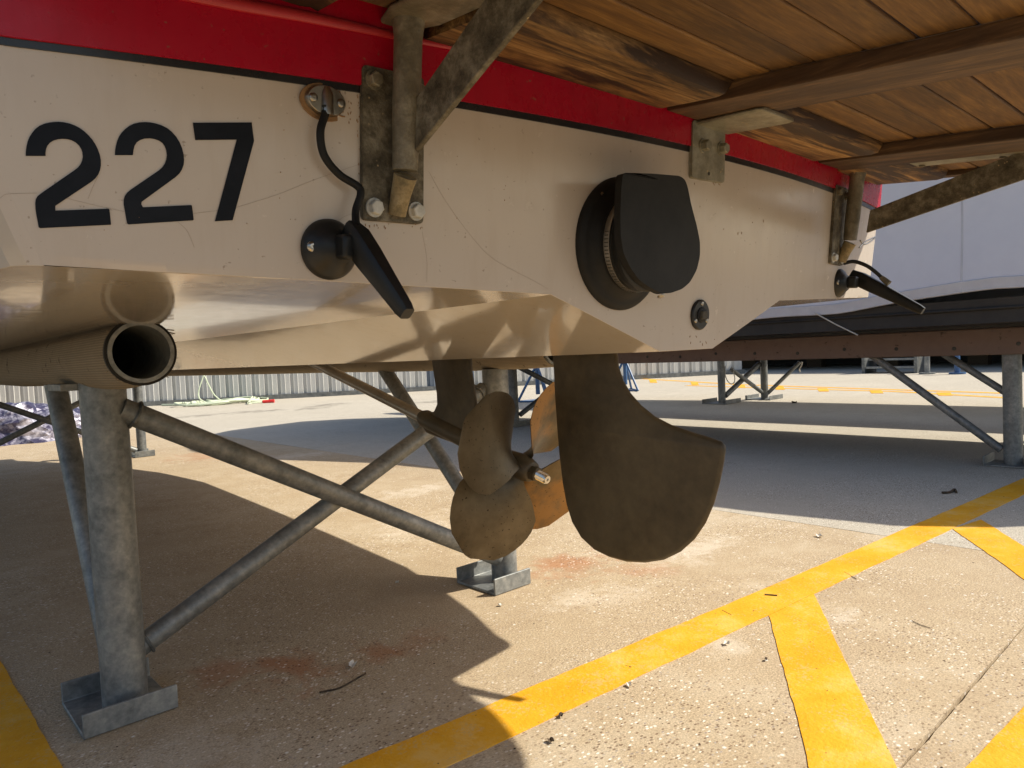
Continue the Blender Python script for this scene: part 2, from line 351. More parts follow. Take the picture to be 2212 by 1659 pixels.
def screw(o, ax, r, parent, mat=None):
    ax = Vector(ax).normalized(); mb = MB()
    mb.lathe([(r, 0), (r*.92, r*.35), (r*.5, r*.5), (.0001, r*.42)], o, ax, 14)
    return mb.build('screw', mat or MT['steel'], parent, angle=60)
# ------------------------------------------------------------------ ground
gb = MB(); gb.add([(-300, -300, -.03), (300, -300, -.03), (300, 300, -.03), (-300, 300, -.03)], [(0, 1, 2, 3)])
ground = gb.build('ground', MT['base'], kind='structure', smooth=False)
sb = MB(); sb.add([(-2.9, -1.1, -.024), (30.9, -1.1, -.024), (30.9, 30.9, -.024), (-2.9, 30.9, -.024)], [(0, 1, 2, 3)])
sb.build('joint_dirt_bed', MT['soil'], kind='structure', smooth=False)
def wob(a, b, off, amp, seed):
    """points along a straight slab edge, chipped and wavering"""
    a, b = Vector(a), Vector(b); L = (b-a).length; n = max(2, int(L/.035)) if L < 60 else 400; t = (b-a).normalized(); nn = Vector((-t.y, t.x, 0)); out = []
    for i in range(n):
        p = a + (b-a)*i/n; k = noise.noise(Vector((p.x*6+seed, p.y*6, 0)))*amp + noise.noise(Vector((p.x*30, p.y*30+seed, 1)))*amp*.8 + noise.noise(Vector((p.x*1.2, p.y*1.2+seed, 4)))*amp*1.3
        out.append(p + nn*(k if 0 < i else 0))
    return out
def slab(x0, x1, y0, y1, mat, gap=.004, amp=.004, seed=0):
    c = [Vector((x0+gap, y0+gap, 0)), Vector((x1-gap, y0+gap, 0)), Vector((x1-gap, y1-gap, 0)), Vector((x0+gap, y1-gap, 0))]; pts = []
    for i in range(4): pts += wob(c[i], c[(i+1) % 4], 0, amp, seed)
    n = len(pts); ctr = Vector((sum(p.x for p in pts)/n, sum(p.y for p in pts)/n, 0))
    me = MB(); top = [p for p in pts]; bot = [p + Vector((0, 0, -.02)) for p in pts]
    bev = [p + (ctr-p).normalized()*.0 for p in pts]
    me.add(top+bot, [tuple(range(n))] + [(i, i+n, (i+1) % n+n, (i+1) % n) for i in range(n)])
    return me.build('concrete_slab', mat, ground, smooth=False)
XJ = 3.02
for (x0, x1, y0, y1, m_) in ((-3, XJ, -1.2, .5, 'tan'), (-3, XJ, .5, 31, 'tan'), (XJ, 7.62, -1.2, 6.2, 'grey'), (XJ, 7.62, 6.2, 31, 'grey'),
                             (7.62, 31, -1.2, 6.2, 'grey'), (7.62, 31, 6.2, 31, 'grey')):
    slab(x0, x1, y0, y1, MT[m_], gap=.0022, amp=.0032, seed=x0)
# painted yellow lines (laid 3 mm thick on the slabs)
def marking(pts, name='yellow_line', z=.0026, amp=.0035):
    P = []
    n = len(pts)
    for i in range(n):
        a, b = Vector(pts[i]), Vector(pts[(i+1) % n]); a.z = b.z = 0
        P += wob(a, b, 0, amp, i*3.1)
    top = [Vector((p.x, p.y, z)) for p in P]; bot = [Vector((p.x, p.y, .0002)) for p in P]
    mb = MB(); mb.prism(top, bot); o = mb.build(name, MT['yellow'], smooth=False); o['kind'] = 'structure'; return o
def gl(*pp): return [onz(x, y) for x, y in pp]
def fitline(pp):
    P = [onz(x, y) for x, y in pp]; k = np.polyfit([p.x for p in P], [p.y for p in P], 1); return k
kt = fitline([(902, 1588), (1121, 1499), (1350, 1400), (1456, 1355), (1641, 1280), (1832, 1195), (1969, 1136)])
kb = fitline([(970, 1659), (1073, 1607), (1350, 1475), (1456, 1425), (1661, 1331), (1757, 1283), (2000, 1171), (2106, 1119)])
LT = lambda x: Vector((x, np.polyval(kt, x), 0)); LB = lambda x: Vector((x, np.polyval(kb, x), 0))
marking([LB(.2), LB(9), LT(9), LT(.2)])
w_ = float(np.polyval(kt, 1.5)-np.polyval(kb, 1.5))
marking([(.9, .50-.054-w_, 0), (8.0, .02-w_, 0), (8.0, .02, 0), (.9, .50-.054, 0)], z=.0032)
DR = (onz(1748, 1645)-onz(1661, 1331)).normalized()
def diag(a, b):
    a0, b0 = onz(*a), onz(*b); L = .98
    marking([a0, a0+DR*L, b0+DR*L*.97, b0], z=.0021)
diag((1757, 1283), (1661, 1331)); diag((2119, 1123), (2058, 1143))
marking([(-.02, -1.1, 0), (.235, -1.1, 0), onz(135, 1659), onz(0, 1430)+Vector((.0, 0, 0)), (.235, 9, 0), (-.02, 9, 0)], z=.0028)
for (a, b) in (((1364, 817), (1600, 831)), ((1600, 831), (2180, 850))):
    A, B = onz(*a), onz(*b); nrm = Vector((A.y-B.y, B.x-A.x, 0)).normalized()*.07
    marking([A-nrm, B-nrm, B+nrm, A+nrm], amp=.0)
for (a, b) in (((1484, 833), (1935, 846)), ((1935, 846), (2200, 861))):
    A, B = onz(*a), onz(*b); nrm = Vector((A.y-B.y, B.x-A.x, 0)).normalized()*.06
    marking([A-nrm, B-nrm, B+nrm, A+nrm], amp=.0)
for x, y, ww in ((1410, 823, 14), (1500, 828, 14), (1600, 834, 16), (1683, 838, 18), (1777, 842, 20), (1892, 846, 24), (2039, 851, 28)):
    marking(gl((x-ww*.6, y-3), (x+ww*.5, y-3), (x+ww*.7, y+4), (x-ww*.4, y+4)), z=.0036, amp=0)
# ------------------------------------------------------------------ the boat
boat = thing('motor_boat', 'white motor boat with red band and number 227 on its stern, on steel stands', 'boat', (1.0923, .792, .8068))
HWC = 1.49
def hw(Y): return float(np.interp(Y, [1.1, 1.25, 1.6, 2.5, 3.8, 5.0, 6.8, 8.0, 9.5, 11.0, 12.2, 13.0], [HWC, 1.51, 1.62, 1.82, 1.93, 2.02, 2.14, 2.08, 1.85, 1.35, .65, .03]))
def zrise(Y): t = max(0, Y-6.5); return .011*t*t
def zbot(u, Y):
    h_ = hw(Y); a = abs(u); f = min(1, h_/1.49)
    kn, kl = .52*f, .125*f
    if a <= kl: z = .80
    elif a <= kn: z = .80 + (a-kl)/(kn-kl)*.14
    else: z = .94 + (a-kn)/max(1e-3, h_-kn)*.033
    return z + zrise(Y)*(.5+.8*min(1, a/max(h_, .1)))
ROW = [0, .02, .08, .16, .24, .32, .40, .5, .62, .8, 1.0]; ZTOP = 1.78
def flare(z, k=.16): return k*max(0, min(z, 1.42)-.97)
hb = MB()
def ucols(Y):
    h_ = hw(Y); f = min(1, h_/1.49); kn, kl = .52*f, .125*f
    pos = [kl, kl+(kn-kl)*.33, kl+(kn-kl)*.66, kn, kn+(h_-kn)*.2, kn+(h_-kn)*.4, kn+(h_-kn)*.6, kn+(h_-kn)*.8, h_]
    return [-p for p in reversed(pos)] + [-kl*.33, kl*.33] + pos
ST = [0, .008, .03, .08, .15, .3, .5, .8, 1.4, 2.0, 2.7, 3.4, 4.0, 4.8, 5.7, 6.3, 6.9, 7.6, 8.4, 9.2, 9.9, 10.5, 11.1, 11.6, 11.9]
INS = {0: .035, 1: .018, 2: .004}
secs = []
for i, s_ in enumerate(ST):
    Y = 1.1+s_; us = ucols(Y); ins = INS.get(i, 0); sec = []
    bl = max(0, 1-s_/.8)
    def PY(X, z): return surfY(X, z)*bl + (Y)*(1-bl) + s_*bl
    hwv = us[-1]
    us2 = [u*(hwv-ins)/hwv if abs(abs(u)-hwv) < 1e-6 else u for u in us]
    zc = zbot(hwv, Y); pts = []
    for r in reversed(ROW[1:]): z = zc+(ZTOP-zc)*r; X = XC+us2[0]-flare(z, .34); pts.append((X, PY(X, z), z))
    for u in us2: z = zbot(u, Y); X = XC+u; pts.append((X, PY(X, z), z))
    for r in ROW[1:]: z = zc+(ZTOP-zc)*r; X = XC+us2[-1]+flare(z); pts.append((X, PY(X, z), z))
    secs.append(pts)
n = len(secs[0]); vs = [p for s_ in secs for p in s_]; fs = []
for i in range(len(secs)-1):
    for k in range(n-1): fs.append((i*n+k, i*n+k+1, (i+1)*n+k+1, (i+1)*n+k))
    fs.append((i*n+n-1, i*n, (i+1)*n, (i+1)*n+n-1))
fs.append(tuple((len(secs)-1)*n+k for k in range(n)))
hb.add(vs, fs)
us = ucols(1.1); hwv = us[-1]; us = [u*(hwv-.035)/hwv if abs(abs(u)-hwv) < 1e-6 else u for u in us]; R = len(ROW); vs = []; fs = []
for r in ROW:
    for u in us:
        X = XC+u; z0 = zbot(u, 1.1) if abs(u) < 1.45 else zbot(hwv, 1.1); z = z0+(ZTOP-z0)*r; X = XC+u*(1+flare(z, .34 if u < 0 else .16)/us[-1]); vs.append((X, surfY(X, z), z))
for a in range(R-1):
    for k in range(len(us)-1): fs.append((a*len(us)+k, a*len(us)+k+1, (a+1)*len(us)+k+1, (a+1)*len(us)+k))
hb.add(vs, fs)
hull = hb.build('hull', MT['gel'], boat, angle=14, bevel=.003)
hull.data.materials.append(MT['dull'])
for p in hull.data.polygons:
    if p.normal.y < -.6: p.material_index = 1
# stripe curve fitted to the transom
def zfit(pp):
    P = [ts(x, y) for x, y in pp]; return np.polyfit([p.x-XC for p in P], [p.z for p in P], 2)
z_st = zfit([(0, 80), (300, 118), (756, 181), (987, 224), (1350, 280), (1491, 318), (1571, 337), (1800, 407)])
z_sb = zfit([(0, 98), (300, 135), (756, 197), (987, 236), (1350, 297), (1491, 331), (1571, 348), (1800, 418)])
def side_pts(X, z, off):
    return Vector((X, surfY(X, z, off), z))
def band(name, zlo, zhi, off, mat, rows=4):
    """a strip that runs across the transom and on along both sides"""
    mb = MB(); path = []
    for Y in np.linspace(7.0, 1.32, 24): path.append((XC-hw(Y)-off, Y, None))
    N = 60
    for i in range(N+1): path.append((XC - HWC-.09 + (2*HWC+.112)*i/N, None, None))
    for Y in np.linspace(1.32, 7.0, 24): path.append((XC+hw(Y)+off, Y, None))
    rings = []
    for (X, Y, _) in path:
        xx = max(-HWC, min(HWC, X-XC)); a, b = zlo(xx), zhi(xx); col = []
        for r in range(rows+1):
            z = a+(b-a)*r/rows
            y = surfY(X, z, off) if Y is None else Y
            fx = 0 if Y is None else (flare(z, .16) if X > XC else -flare(z, .34))
            if Y is not None: z2 = z+zrise(Y)*1.3*(1-.3*r/rows)
            col.append(Vector((X+fx, y, z if Y is None else z2)))
        # inner return so the strip has a real edge
        inn = (Vector((0, off*1.0+.004, 0)) if Y is None else Vector(((off+.004)*(1 if X < XC else -1), 0, 0)))
        col = [col[0]+inn] + col + [col[-1]+inn]; rings.append(col)
    m = rows+3; vs = [p for c in rings for p in c]
    fs = [(i*m+k, i*m+k+1, (i+1)*m+k+1, (i+1)*m+k) for i in range(len(rings)-1) for k in range(m-1)]
    mb.add(vs, fs); return mb.build(name, mat, boat, angle=40)
fst = lambda u: float(np.polyval(z_st, u)); fsb = lambda u: float(np.polyval(z_sb, u))
band('black_stripe', fsb, lambda u: fst(u)+.001, .0025, MT['stripe'], 1)
band('red_band', fst, lambda u: 1.485, .007, MT['red'], 8)
# raised lip on the red band, port part; its paler red paints in daylight
lp = [ts(x, y, .010) for x, y in ((380, -20), (510, 8), (650, 34), (756, 56), (825, 71), (900, 87), (977, 101), (1060, 114), (1150, 128))]
MB().tube(smooth_path(lp, 6), [(.012-.006*min(1, i/30)) for i in range(len(smooth_path(lp, 6)))], 10, sx=.7).build('daylit_lip', MT['redlip'], boat)
# numbers
def decal(name, crop, label=None, sc=.342, ox=0, oy=0, off0=0, off1=.0011):
    pts = [(ox+x*sc, oy+y*sc) for x, y in crop]
    f_ = [ts(x, y, off1) for x, y in pts]; b_ = [ts(x, y, -.001) for x, y in pts]
    o = MB().prism(f_, b_).build(name, MT['vinyl'], boat, smooth=False)
    if label: o['label'] = label
    return o
two1 = [(162,985),(163,955),(167,925),(175,892),(186,865),(202,840),(222,815),(248,795),(280,781),(310,774),(340,770),(370,769),(405,772),(440,780),(470,791),(500,806),(530,827),(558,853),(582,880),(602,910),(618,942),(630,975),(637,1010),(637,1045),(632,1075),(620,1103),(602,1127),(578,1148),(545,1170),(350,1300),(350,1330),(686,1318),(692,1324),(702,1418),(696,1420),(256,1441),(244,1436),(238,1400),(230,1360),(224,1318),(222,1285),(226,1258),(238,1238),(258,1222),(470,1075),(492,1058),(508,1038),(518,1015),(523,990),(520,962),(512,940),(498,918),(478,900),(452,886),(425,879),(395,877),(365,880),(338,888),(315,902),(300,920),(291,942),(288,965),(288,985)]
two2 = [(725,980),(727,950),(732,920),(740,890),(752,862),(768,838),(790,815),(815,796),(845,781),(880,773),(915,771),(950,773),(985,780),(1020,791),(1055,808),(1085,832),(1112,862),(1134,897),(1150,935),(1160,975),(1163,1010),(1160,1042),(1150,1070),(1134,1095),(1110,1118),(1080,1140),(895,1275),(893,1290),(903,1309),(1208,1295),(1213,1300),(1224,1388),(1218,1392),(812,1418),(803,1412),(796,1375),(788,1330),(781,1290),(781,1262),(788,1238),(802,1218),(825,1198),(1005,1075),(1025,1057),(1040,1035),(1050,1008),(1054,980),(1050,950),(1041,925),(1026,903),(1003,888),(975,878),(945,874),(912,876),(885,885),(863,900),(850,922),(843,950),(840,980)]
seven = [(1218,775),(1590,773),(1597,830),(1605,890),(1470,1391),(1357,1398),(1495,882),(1233,885)]
decal('number_digit', two1, 'black number 2, the first of the stern number'); decal('number_digit', two2, 'black number 2, the middle of the stern number'); decal('number_digit', seven, 'black number 7 at the end of the stern number')
# hairline gelcoat cracks
for pth in ([(0, 428), (17, 419), (80, 417)], [(143, 428), (200, 442), (268, 457)], [(418, 461), (470, 455)], [(510, 448), (600, 420), (680, 388), (790, 350)], [(385, 480), (405, 500), (420, 535)],
            [(926, 370), (960, 430), (1010, 500), (1060, 555), (1120, 590)], [(912, 500), (922, 560), (922, 610)], [(1120, 590), (1150, 605), (1185, 625)], [(758, 462), (740, 470), (726, 482)],
            [(212, 380), (200, 405), (190, 430)]):
    MB().tube(smooth_path([ts(x, y, .0003) for x, y in pth], 6), .00016, 4).build('hairline_crack', MT['crack'], boat, smooth=False)
# ---- stern platform brackets (port and starboard)
NRM = Vector((0, -1, -.1)).normalized()
def slope(z0, Y): return z0 - .107*(1.1-Y)
PZ = 1.437                                                    # underside of the planks at Y = 1.1
def ptplat(X, Y, dz): return Vector((X, Y, slope(PZ, Y)+dz))
def rounded(pts, r=.008, n=4):
    out = []; N = len(pts)
    for i in range(N):
        p = Vector(pts[i]); a = (Vector(pts[i-1])-p); b = (Vector(pts[(i+1) % N])-p); rr = min(r, a.length*.45, b.length*.45)
        A = p+a.normalized()*rr; B = p+b.normalized()*rr
        for k in range(n+1):
            t = k/n; out.append((1-t)**2*A+2*t*(1-t)*p+t*t*B)
    return out
def bracket(xa, xb, xp, zl, zh, xs, label):
    pl = rounded([Vector((x, surfY(x, z, .010), z)) for x, z in ((xa, zl), (xb, zl), (xb, zh), (xa, zh))], .010)
    bk = [Vector((p.x, p.y+.011, p.z)) for p in pl]
    root = MB().prism(pl, bk).build('platform_bracket', MT['foul'], boat, angle=50); root['label'] = label
    for x, z, m_ in ((xa+.022, zl+.022, 'nutwhite'), (xb-.016, zl+.022, 'nutwhite'), (xa+.022, zh-.022, 'foul2'), (xb-.016, zh-.026, 'foul2')):
        hexbolt((x, surfY(x, z, .009), z), NRM, .0135, .015, 'bolt', MT[m_], root)
    top = Vector((xp, surfY(xp, 1.395, .052), 1.412)); bot = Vector((xp, surfY(xp, zl+.085, .040), zl+.085))
    MB().tube([bot, bot.lerp(top, .3), bot.lerp(top, .85), top], [.0225, .025, .025, .030], 24).build('support_pipe', MT['foul2'], root)
    lo = Vector((xp, surfY(xp, zl+.012, .014), zl+.012)); MB().tube([lo, lo.lerp(bot, .45), bot-Vector((0, 0, .01))], [.016, .018, .021], 18, sx=1.05).build('pipe_stub', MT['crust'], root)
    # flat arm under the planks, flared over the pipe
    a = []
    for X, Y in ((xp-.030, 1.085), (xp-.052, 1.02), (xp-.05, .80), (xp-.05, .22), (xp+.05, .22), (xp+.05, .80), (xp+.052, 1.02), (xp+.030, 1.085)): a.append(ptplat(X, Y, -.030))
    b = [p+Vector((0, 0, .010)) for p in a]
    MB().prism(a, b).build('arm', MT['angle'] if xp > 2 else MT['foul2'], root, bevel=.003)
    for Y in (.85, .62, .4): screw(ptplat(xp+.02, Y, -.031), (0, .1, -1), .010, root, MT['foul'])
    # diagonal strut, a flat bar on edge
    return root, top, bot
brP, tP, bP = bracket(.677, .800, .742, 1.067, 1.330, .76, 'port side platform bracket, heavily fouled')
brS, tS, bS = bracket(2.567, 2.70, 2.665, 1.077, 1.350, 2.6, 'starboard side platform bracket')
def strut(root, X, outline, th, px=True):
    f_ = [Vector((X-th/2, y, z)) for y, z in outline]; b_ = [Vector((X+th/2, y, z)) for y, z in outline]
    MB().prism(f_, b_).build('strut', MT['foul'], root, bevel=.002)
def YZ(X, *pp): return [(atX(x, y, X).y, atX(x, y, X).z) for x, y in pp]
o_ = YZ(.752, (884, 352), (888, 262), (1066, -18), (1160, 0)); o_[2] = (o_[1][0]-.27, o_[1][1]+.155); o_[3] = (o_[0][0]-.33, o_[0][1]+.185)
o_ = [(1.058, 1.168), (1.055, 1.236), (.62, 1.372), (.55, 1.33)]
q1 = atX(884, 348, .752); q2 = atX(890, 236, .752); q3 = atX(1054, 0, .752); q4 = atX(1168, 0, .752)
d1 = (Vector((0, q3.y-q2.y, q3.z-q2.z))); d2 = (Vector((0, q4.y-q1.y, q4.z-q1.z)))
k = (slope(PZ, q3.y)-.03-q3.z)/d1.z if d1.z else 0
strut(brP, .752, [(q1.y, q1.z), (q2.y, q2.z), (q3.y+d1.y*.10, q3.z+d1.z*.10), (q4.y+d2.y*.35, q4.z+d2.z*.35)], .012)
s1 = atX(1872, 503, 2.665); s2 = atX(1880, 455, 2.665); s3 = atX(2212, 325, 2.665); s4 = atX(2212, 388, 2.665)
strut(brS, 2.665, [(s1.y, s1.z), (s2.y, s2.z), (s3.y+(s3.y-s2.y)*.2, s3.z+(s3.z-s2.z)*.2), (s4.y+(s4.y-s1.y)*.3, s4.z+(s4.z-s1.z)*.3)], .012)
# locking pin below the starboard bracket
pp_ = [ts(x, y, .05) for x, y in ((1858, 520), (1868, 528), (1888, 516), (1890, 512), (1868, 523), (1856, 535))]
MB().tube(smooth_path(pp_, 4), .0028, 8).build('split_pin', MT['steel'], brS)
# ---- centre angle bracket
def pl_poly(pp, off, th):
    f_ = rounded([ts(x, y, off) for x, y in pp], .010); b_ = [Vector((p.x, p.y+th, p.z)) for p in f_]; return f_, b_
f_, b_ = pl_poly([(1497, 259), (1567, 269), (1565, 395), (1495, 383)], .011, .011)
ab = MB().prism(f_, b_).build('angle_bracket', MT['angle'], boat, angle=50); ab['label'] = 'pale L-shaped bracket under the middle joist'
xl, xr = ts(1497, 290).x, ts(1567, 290).x
a = [Vector((x, y, slope(1.397, y)-.0105)) for x, y in ((xl, surfY(1.7, 1.4, .002)), (xl-.02, .865), (xl-.012, .848), (xr-.020, .848), (xr-.012, .865), (xr, surfY(1.7, 1.4, .002)))]
MB().prism(a, [p+Vector((0, 0, .010)) for p in a]).build('flange', MT['angle'], ab, bevel=.003)
for p in ((1517, 315), (1556, 322)): hexbolt(ts(*p, .010), NRM, .014, .022, 'bolt', MT['angle'], ab)
MB().lathe([(.0001, 0), (.005, .0), (.005, .0008), (.0001, .0008)], ts(1531, 375, .0105), NRM, 12).build('bolt_hole', MT['dark'], ab)
# ---- teak swim platform
def plank_poly(Y0, Y1, X0, X1, dz0, dz1, name, mat, parent, nx=1, bev=.003):
    f_ = []; 
    e = lambda X, Y: X(Y) if callable(X) else X; pts = [(e(X0, Y0), Y0), (e(X1, Y0), Y0), (e(X1, Y1), Y1), (e(X0, Y1), Y1)]
    a = [ptplat(x, y, dz0) for x, y in pts]; b = [ptplat(x, y, dz1) for x, y in pts]
    return MB().prism(a, b).build(name, mat, parent, bevel=bev, angle=50)
def endS(Y):
    pts = [(1.17, 3.12), (1.13, 3.19), (1.05, 3.21), (.95, 3.19), (.7, 3.11), (.45, 3.02), (.24, 2.90), (.16, 2.80), (.1, 2.7)]
    for (a, x0), (b, x1) in zip(pts, pts[1:]):
        if a >= Y >= b: return x0+(x1-x0)*(a-Y)/(a-b)
    return pts[0][1] if Y > 1.17 else 2.7
def endP(Y): return 3.31-endS(Y)
plat = plank_poly(.14, .165, .58, 2.73, -.002, .03, 'swim_platform', MT['plank'], boat)      # outer edge board
plat['label'] = 'teak slatted swim platform over the stern'
ys = [1.155, 1.075, .982, .868, .774, .677, .577, .480, .382, .285, .168]
for y1, y0 in zip(ys, ys[1:]):
    ga, gb_ = (.0006 if y0 == .677 else .0022), (.0006 if y1 == .677 else .0022)
    plank_poly(y0+ga, y1-gb_, endP, endS, 0 + random.uniform(-.0012, .0012), .026, 'plank', MT['plank'], plat)
def joist(x0, x1, y0, y1, dz, mat='joist'):
    pts = [(x0, y0), (x1, y0), (x1, y1), (x0, y1)]
    a = [ptplat(x, y, dz) for x, y in pts]; b = [ptplat(x, y, -.0015) for x, y in pts]
    return MB().prism(a, b).build('joist', MT[mat], plat, bevel=.004, angle=50)
joist(1.503, 1.680, .17, 1.045, -.040); joist(2.385, 2.575, .17, 1.07, -.040); joist(.64, .70, .24, 1.05, -.018)
joist(3.02, 3.07, .60, 1.04, -.02)
def ledger(x0, x1, e0, e1):
    a = []
    for x in (x0, x1):
        pass
    def prof(x, sh):   # cross-section: rounded front edge
        return [(x, 1.075 + .02*(abs(x-1.65)), -.0012), (x, 1.075 + .02*abs(x-1.65), -.038*sh), (x, .895, -.040*sh), (x, .874, -.035*sh), (x, .866, -.020*sh), (x, .864, -.0012)]
    secs = [prof(x0, 1 if e0 == 0 else .45), prof(x0+.02, 1)] + [prof(x0+.02+(x1-x0-.05)*t, 1) for t in (.25, .5, .75, 1)] + [prof(x1-.012, .92), prof(x1, .55 if e1 else 1)]
    m = 6; vs = [ptplat(x, y, d) for s_ in secs for x, y, d in s_]
    fs = [(i*m+k, i*m+(k+1) % m, (i+1)*m+(k+1) % m, (i+1)*m+k) for i in range(len(secs)-1) for k in range(m)] + [tuple(range(m-1, -1, -1)), tuple((len(secs)-1)*m+k for k in range(m))]
    return MB().add(vs, fs).build('ledger_board', MT['ledger'], plat, angle=50)
ledger(.80, 1.501, 0, 1); ledger(1.682, 2.383, 0, 1); ledger(2.577, 3.0, 0, 1); ledger(.25, .598, 0, 0)
# ---- exhaust outlet
ec = Vector((1.362, surfY(1.362, 1.062), 1.062)); EN = Vector((.0, -1, -.1)).normalized()
ex = MB().lathe([(.156, -.012), (.157, .004), (.152, .011), (.140, .014), (.128, .017), (.120, .026), (.112, .031), (.110, .06), (.100, .06), (.098, .02), (.0001, .02)], ec, EN, 64).build('exhaust_outlet', MT['rubber'], boat, angle=50)
ex['label'] = 'black rubber exhaust outlet with hinged flap'
MB().lathe([(.1105, .040), (.1135, .040), (.1135, .056), (.1105, .056)], ec, EN, 64, True).build('hose_clamp', MT['steel'], ex, angle=60)
sl = MB()
for i in range(34):
    a = math.radians(170+i*4.2)
    u = EN.orthogonal().normalized(); w2 = EN.cross(u)
    # find angle measured from +X towards +Z
    ctr = ec + EN*.048 + (Vector((1, 0, 0))*math.cos(a) + Vector((0, -.1, 1)).normalized()*math.sin(a))*.1136
    rd = (Vector((1, 0, 0))*math.cos(a) + Vector((0, -.1, 1)).normalized()*math.sin(a)); tg = EN.cross(rd)
    m_ = Matrix((rd, tg, EN)).transposed().to_4x4(); m_.translation = ctr
    sl.box((-.0003, -.0013, -.0055), (.0004, .0013, .0055), m_)
sl.build('clamp_slot', MT['dark'], ex, smooth=False, kind='stuff')
MB().lathe([(.108, .058), (.112, .062), (.112, .080), (.106, .084), (.0001, .084)], ec, EN, 64).build('outlet_collar', MT['plast'], ex, angle=50)
fl = [(535,100),(560,90),(800,98),(1040,118),(1085,150),(1108,210),(1140,370),(1190,560),(1218,700),(1218,830),(1190,950),(1130,1060),(1060,1120),(960,1155),(880,1160),(780,1110),(680,1040),(600,930),(540,800),(515,650),(512,450),(522,200)]
FP = [ts(1215+x*.2441, 351+y*.2441, .105) for x, y in fl]
MB().prism(rounded(FP, .01, 3), [Vector((p.x, p.y+.018, p.z)) for p in rounded(FP, .01, 3)]).build('flap', MT['rubber'], ex, bevel=.004, angle=50)
for p in ((1300, 422), (1284, 601)): screw(ts(*p, .013), EN, .0085, ex, MT['steel'])
screw(ts(1428, 638, .1), (0, -.3, -1), .010, ex, MT['steel'])
# ---- skin fitting
dc = ts(1510, 680); df = MB().lathe([(.0415, -.004), (.0415, .005), (.038, .008), (.0001, .008)], dc, EN, 40).build('skin_fitting', MT['plast'], boat, angle=40); df['label'] = 'small round flange with a square plug'
MB().lathe([(.021, .007), (.021, .010), (.018, .012), (.0001, .012)], dc, EN, 28).build('plug_base', MT['rubber'], df)
MB().box((-.012, -.012, .008), (.012, .012, .020), (lambda mm: (setattr(mm, 'translation', dc) or mm))(Matrix((Vector((1, 0, 0)), EN.cross(Vector((1, 0, 0))), EN)).transposed().to_4x4())).build('square_plug', MT['dark'], df, bevel=.002)
for a in (90, 210, 330):
    q = dc + EN*.008 + Vector((1, 0, 0))*math.cos(math.radians(a))*.031 + Vector((0, -.1, 1)).normalized()*math.sin(math.radians(a))*.031
    screw(q, EN, .0062, df)
# ---- hinged lever fittings with cable
def lever(c, Xl, tip, cab, clam, label):
    sdg = 1
    root = MB().lathe([(.053, -.003), (.0525, .004), (.046, .013), (.034, .022), (.026, .032), (.0001, .034)], c, EN, 44).build('lever_fitting', MT['plast'], boat, angle=60); root['label'] = label
    screw(c + EN*.0135 + Vector((-.040, 0, .002)), EN, .0095, root)
    m_ = Matrix((Vector((1, 0, 0)), EN, Vector((0, -.1, 1)).normalized())).transposed().to_4x4(); m_.translation = c
    blk = MB().box((-.006, .014, -.018), (.026, .062, .024), m_).build('hinge_block', MT['plast'], root, bevel=.004)
    tip = Vector(tip); piv = Vector((Xl, c.y-.052, c.z+.010)); d = (tip-piv).normalized(); sd_ = Vector((1, 0, 0)); up = sd_.cross(d).normalized()
    L = (tip-piv).length; secs = []
    for t, wd, th in ((-.16, .012, .020), (0, .018, .026), (.25, .0175, .024), (.6, .0145, .019), (.93, .0115, .015), (1.0, .010, .012)):
        o = piv + d*L*t
        ring = [o+sd_*wd*a+up*th*b for a, b in ((-1, -.7), (-.7, -1), (.7, -1), (1, -.7), (1, .7), (.7, 1), (-.7, 1), (-1, .7))]; secs.append(ring)
    vs = [p for s_ in secs for p in s_]; fs = [(i*8+k, i*8+(k+1) % 8, (i+1)*8+(k+1) % 8, (i+1)*8+k) for i in range(len(secs)-1) for k in range(8)] + [tuple(range(7, -1, -1)), tuple((len(secs)-1)*8+k for k in range(8))]
    MB().add(vs, fs).build('lever', MT['plast'], root, angle=40)
    e = Vector(cab[-1]); MB().tube([e-(e-tip).normalized()*-.004, e+(tip-e).normalized()*.012, e+(tip-e).normalized()*.034], [.009, .011, .0115], 6).build('cable_ferrule', MT['foul2'], root, angle=20)
    MB().tube(smooth_path(cab, 8), .0068, 12).build('cable', MT['rubber'], root)
    if clam:
        cl = clam; X1 = Vector((1, 0, 0)); Z1 = Vector((0, -.1, 1)).normalized(); outl = []
        for t in range(28):
            a = 2*math.pi*t/28; rr = .040*(abs(math.cos(a))**1.35) + .0; x = math.copysign(abs(math.cos(a))**.9*.040, math.cos(a)); z = math.copysign(abs(math.sin(a))**1.15*.027, math.sin(a)); outl.append(cl + X1*x + Z1*z)
        MB().prism([cl+(p-cl)*1.14-Z1*.002+EN*.002 for p in outl], [cl+(p-cl)*1.14-Z1*.002-EN*.002 for p in outl]).build('amber_sealant', MT['grime'], root, angle=50)
        cp = MB().prism([p+EN*.010-(p-cl)*.12 for p in outl], [p-EN*.003 for p in outl]).build('cable_clam', MT['steel'], root, angle=50, bevel=.002)
        MB().tube([cl+Z1*.020+EN*.006, cl+Z1*.008+EN*.0095, cl-Z1*.024+EN*.0095], [.007, .0105, .0105], 14).build('clam_hood', MT['steel'], root)
        for sx in (-.0255, .0255): screw(cl+X1*sx+EN*.0095, EN, .0078, root)
    return root
cP = ts(712, 539)
cabP = [ts(704, 228, .012), ts(703, 245, .012), ts(692, 285, .02), ts(700, 335, .02), ts(732, 376, .02), ts(772, 402, .026), ts(779, 420, .03), ts(768, 458, .034), ts(772, 500, .055), ts(777, 516, .064)]
lever(cP, ts(758, 520, .05).x+.012, atX(880, 678, .668), cabP, ts(701, 219), 'port lever fitting and its cable')
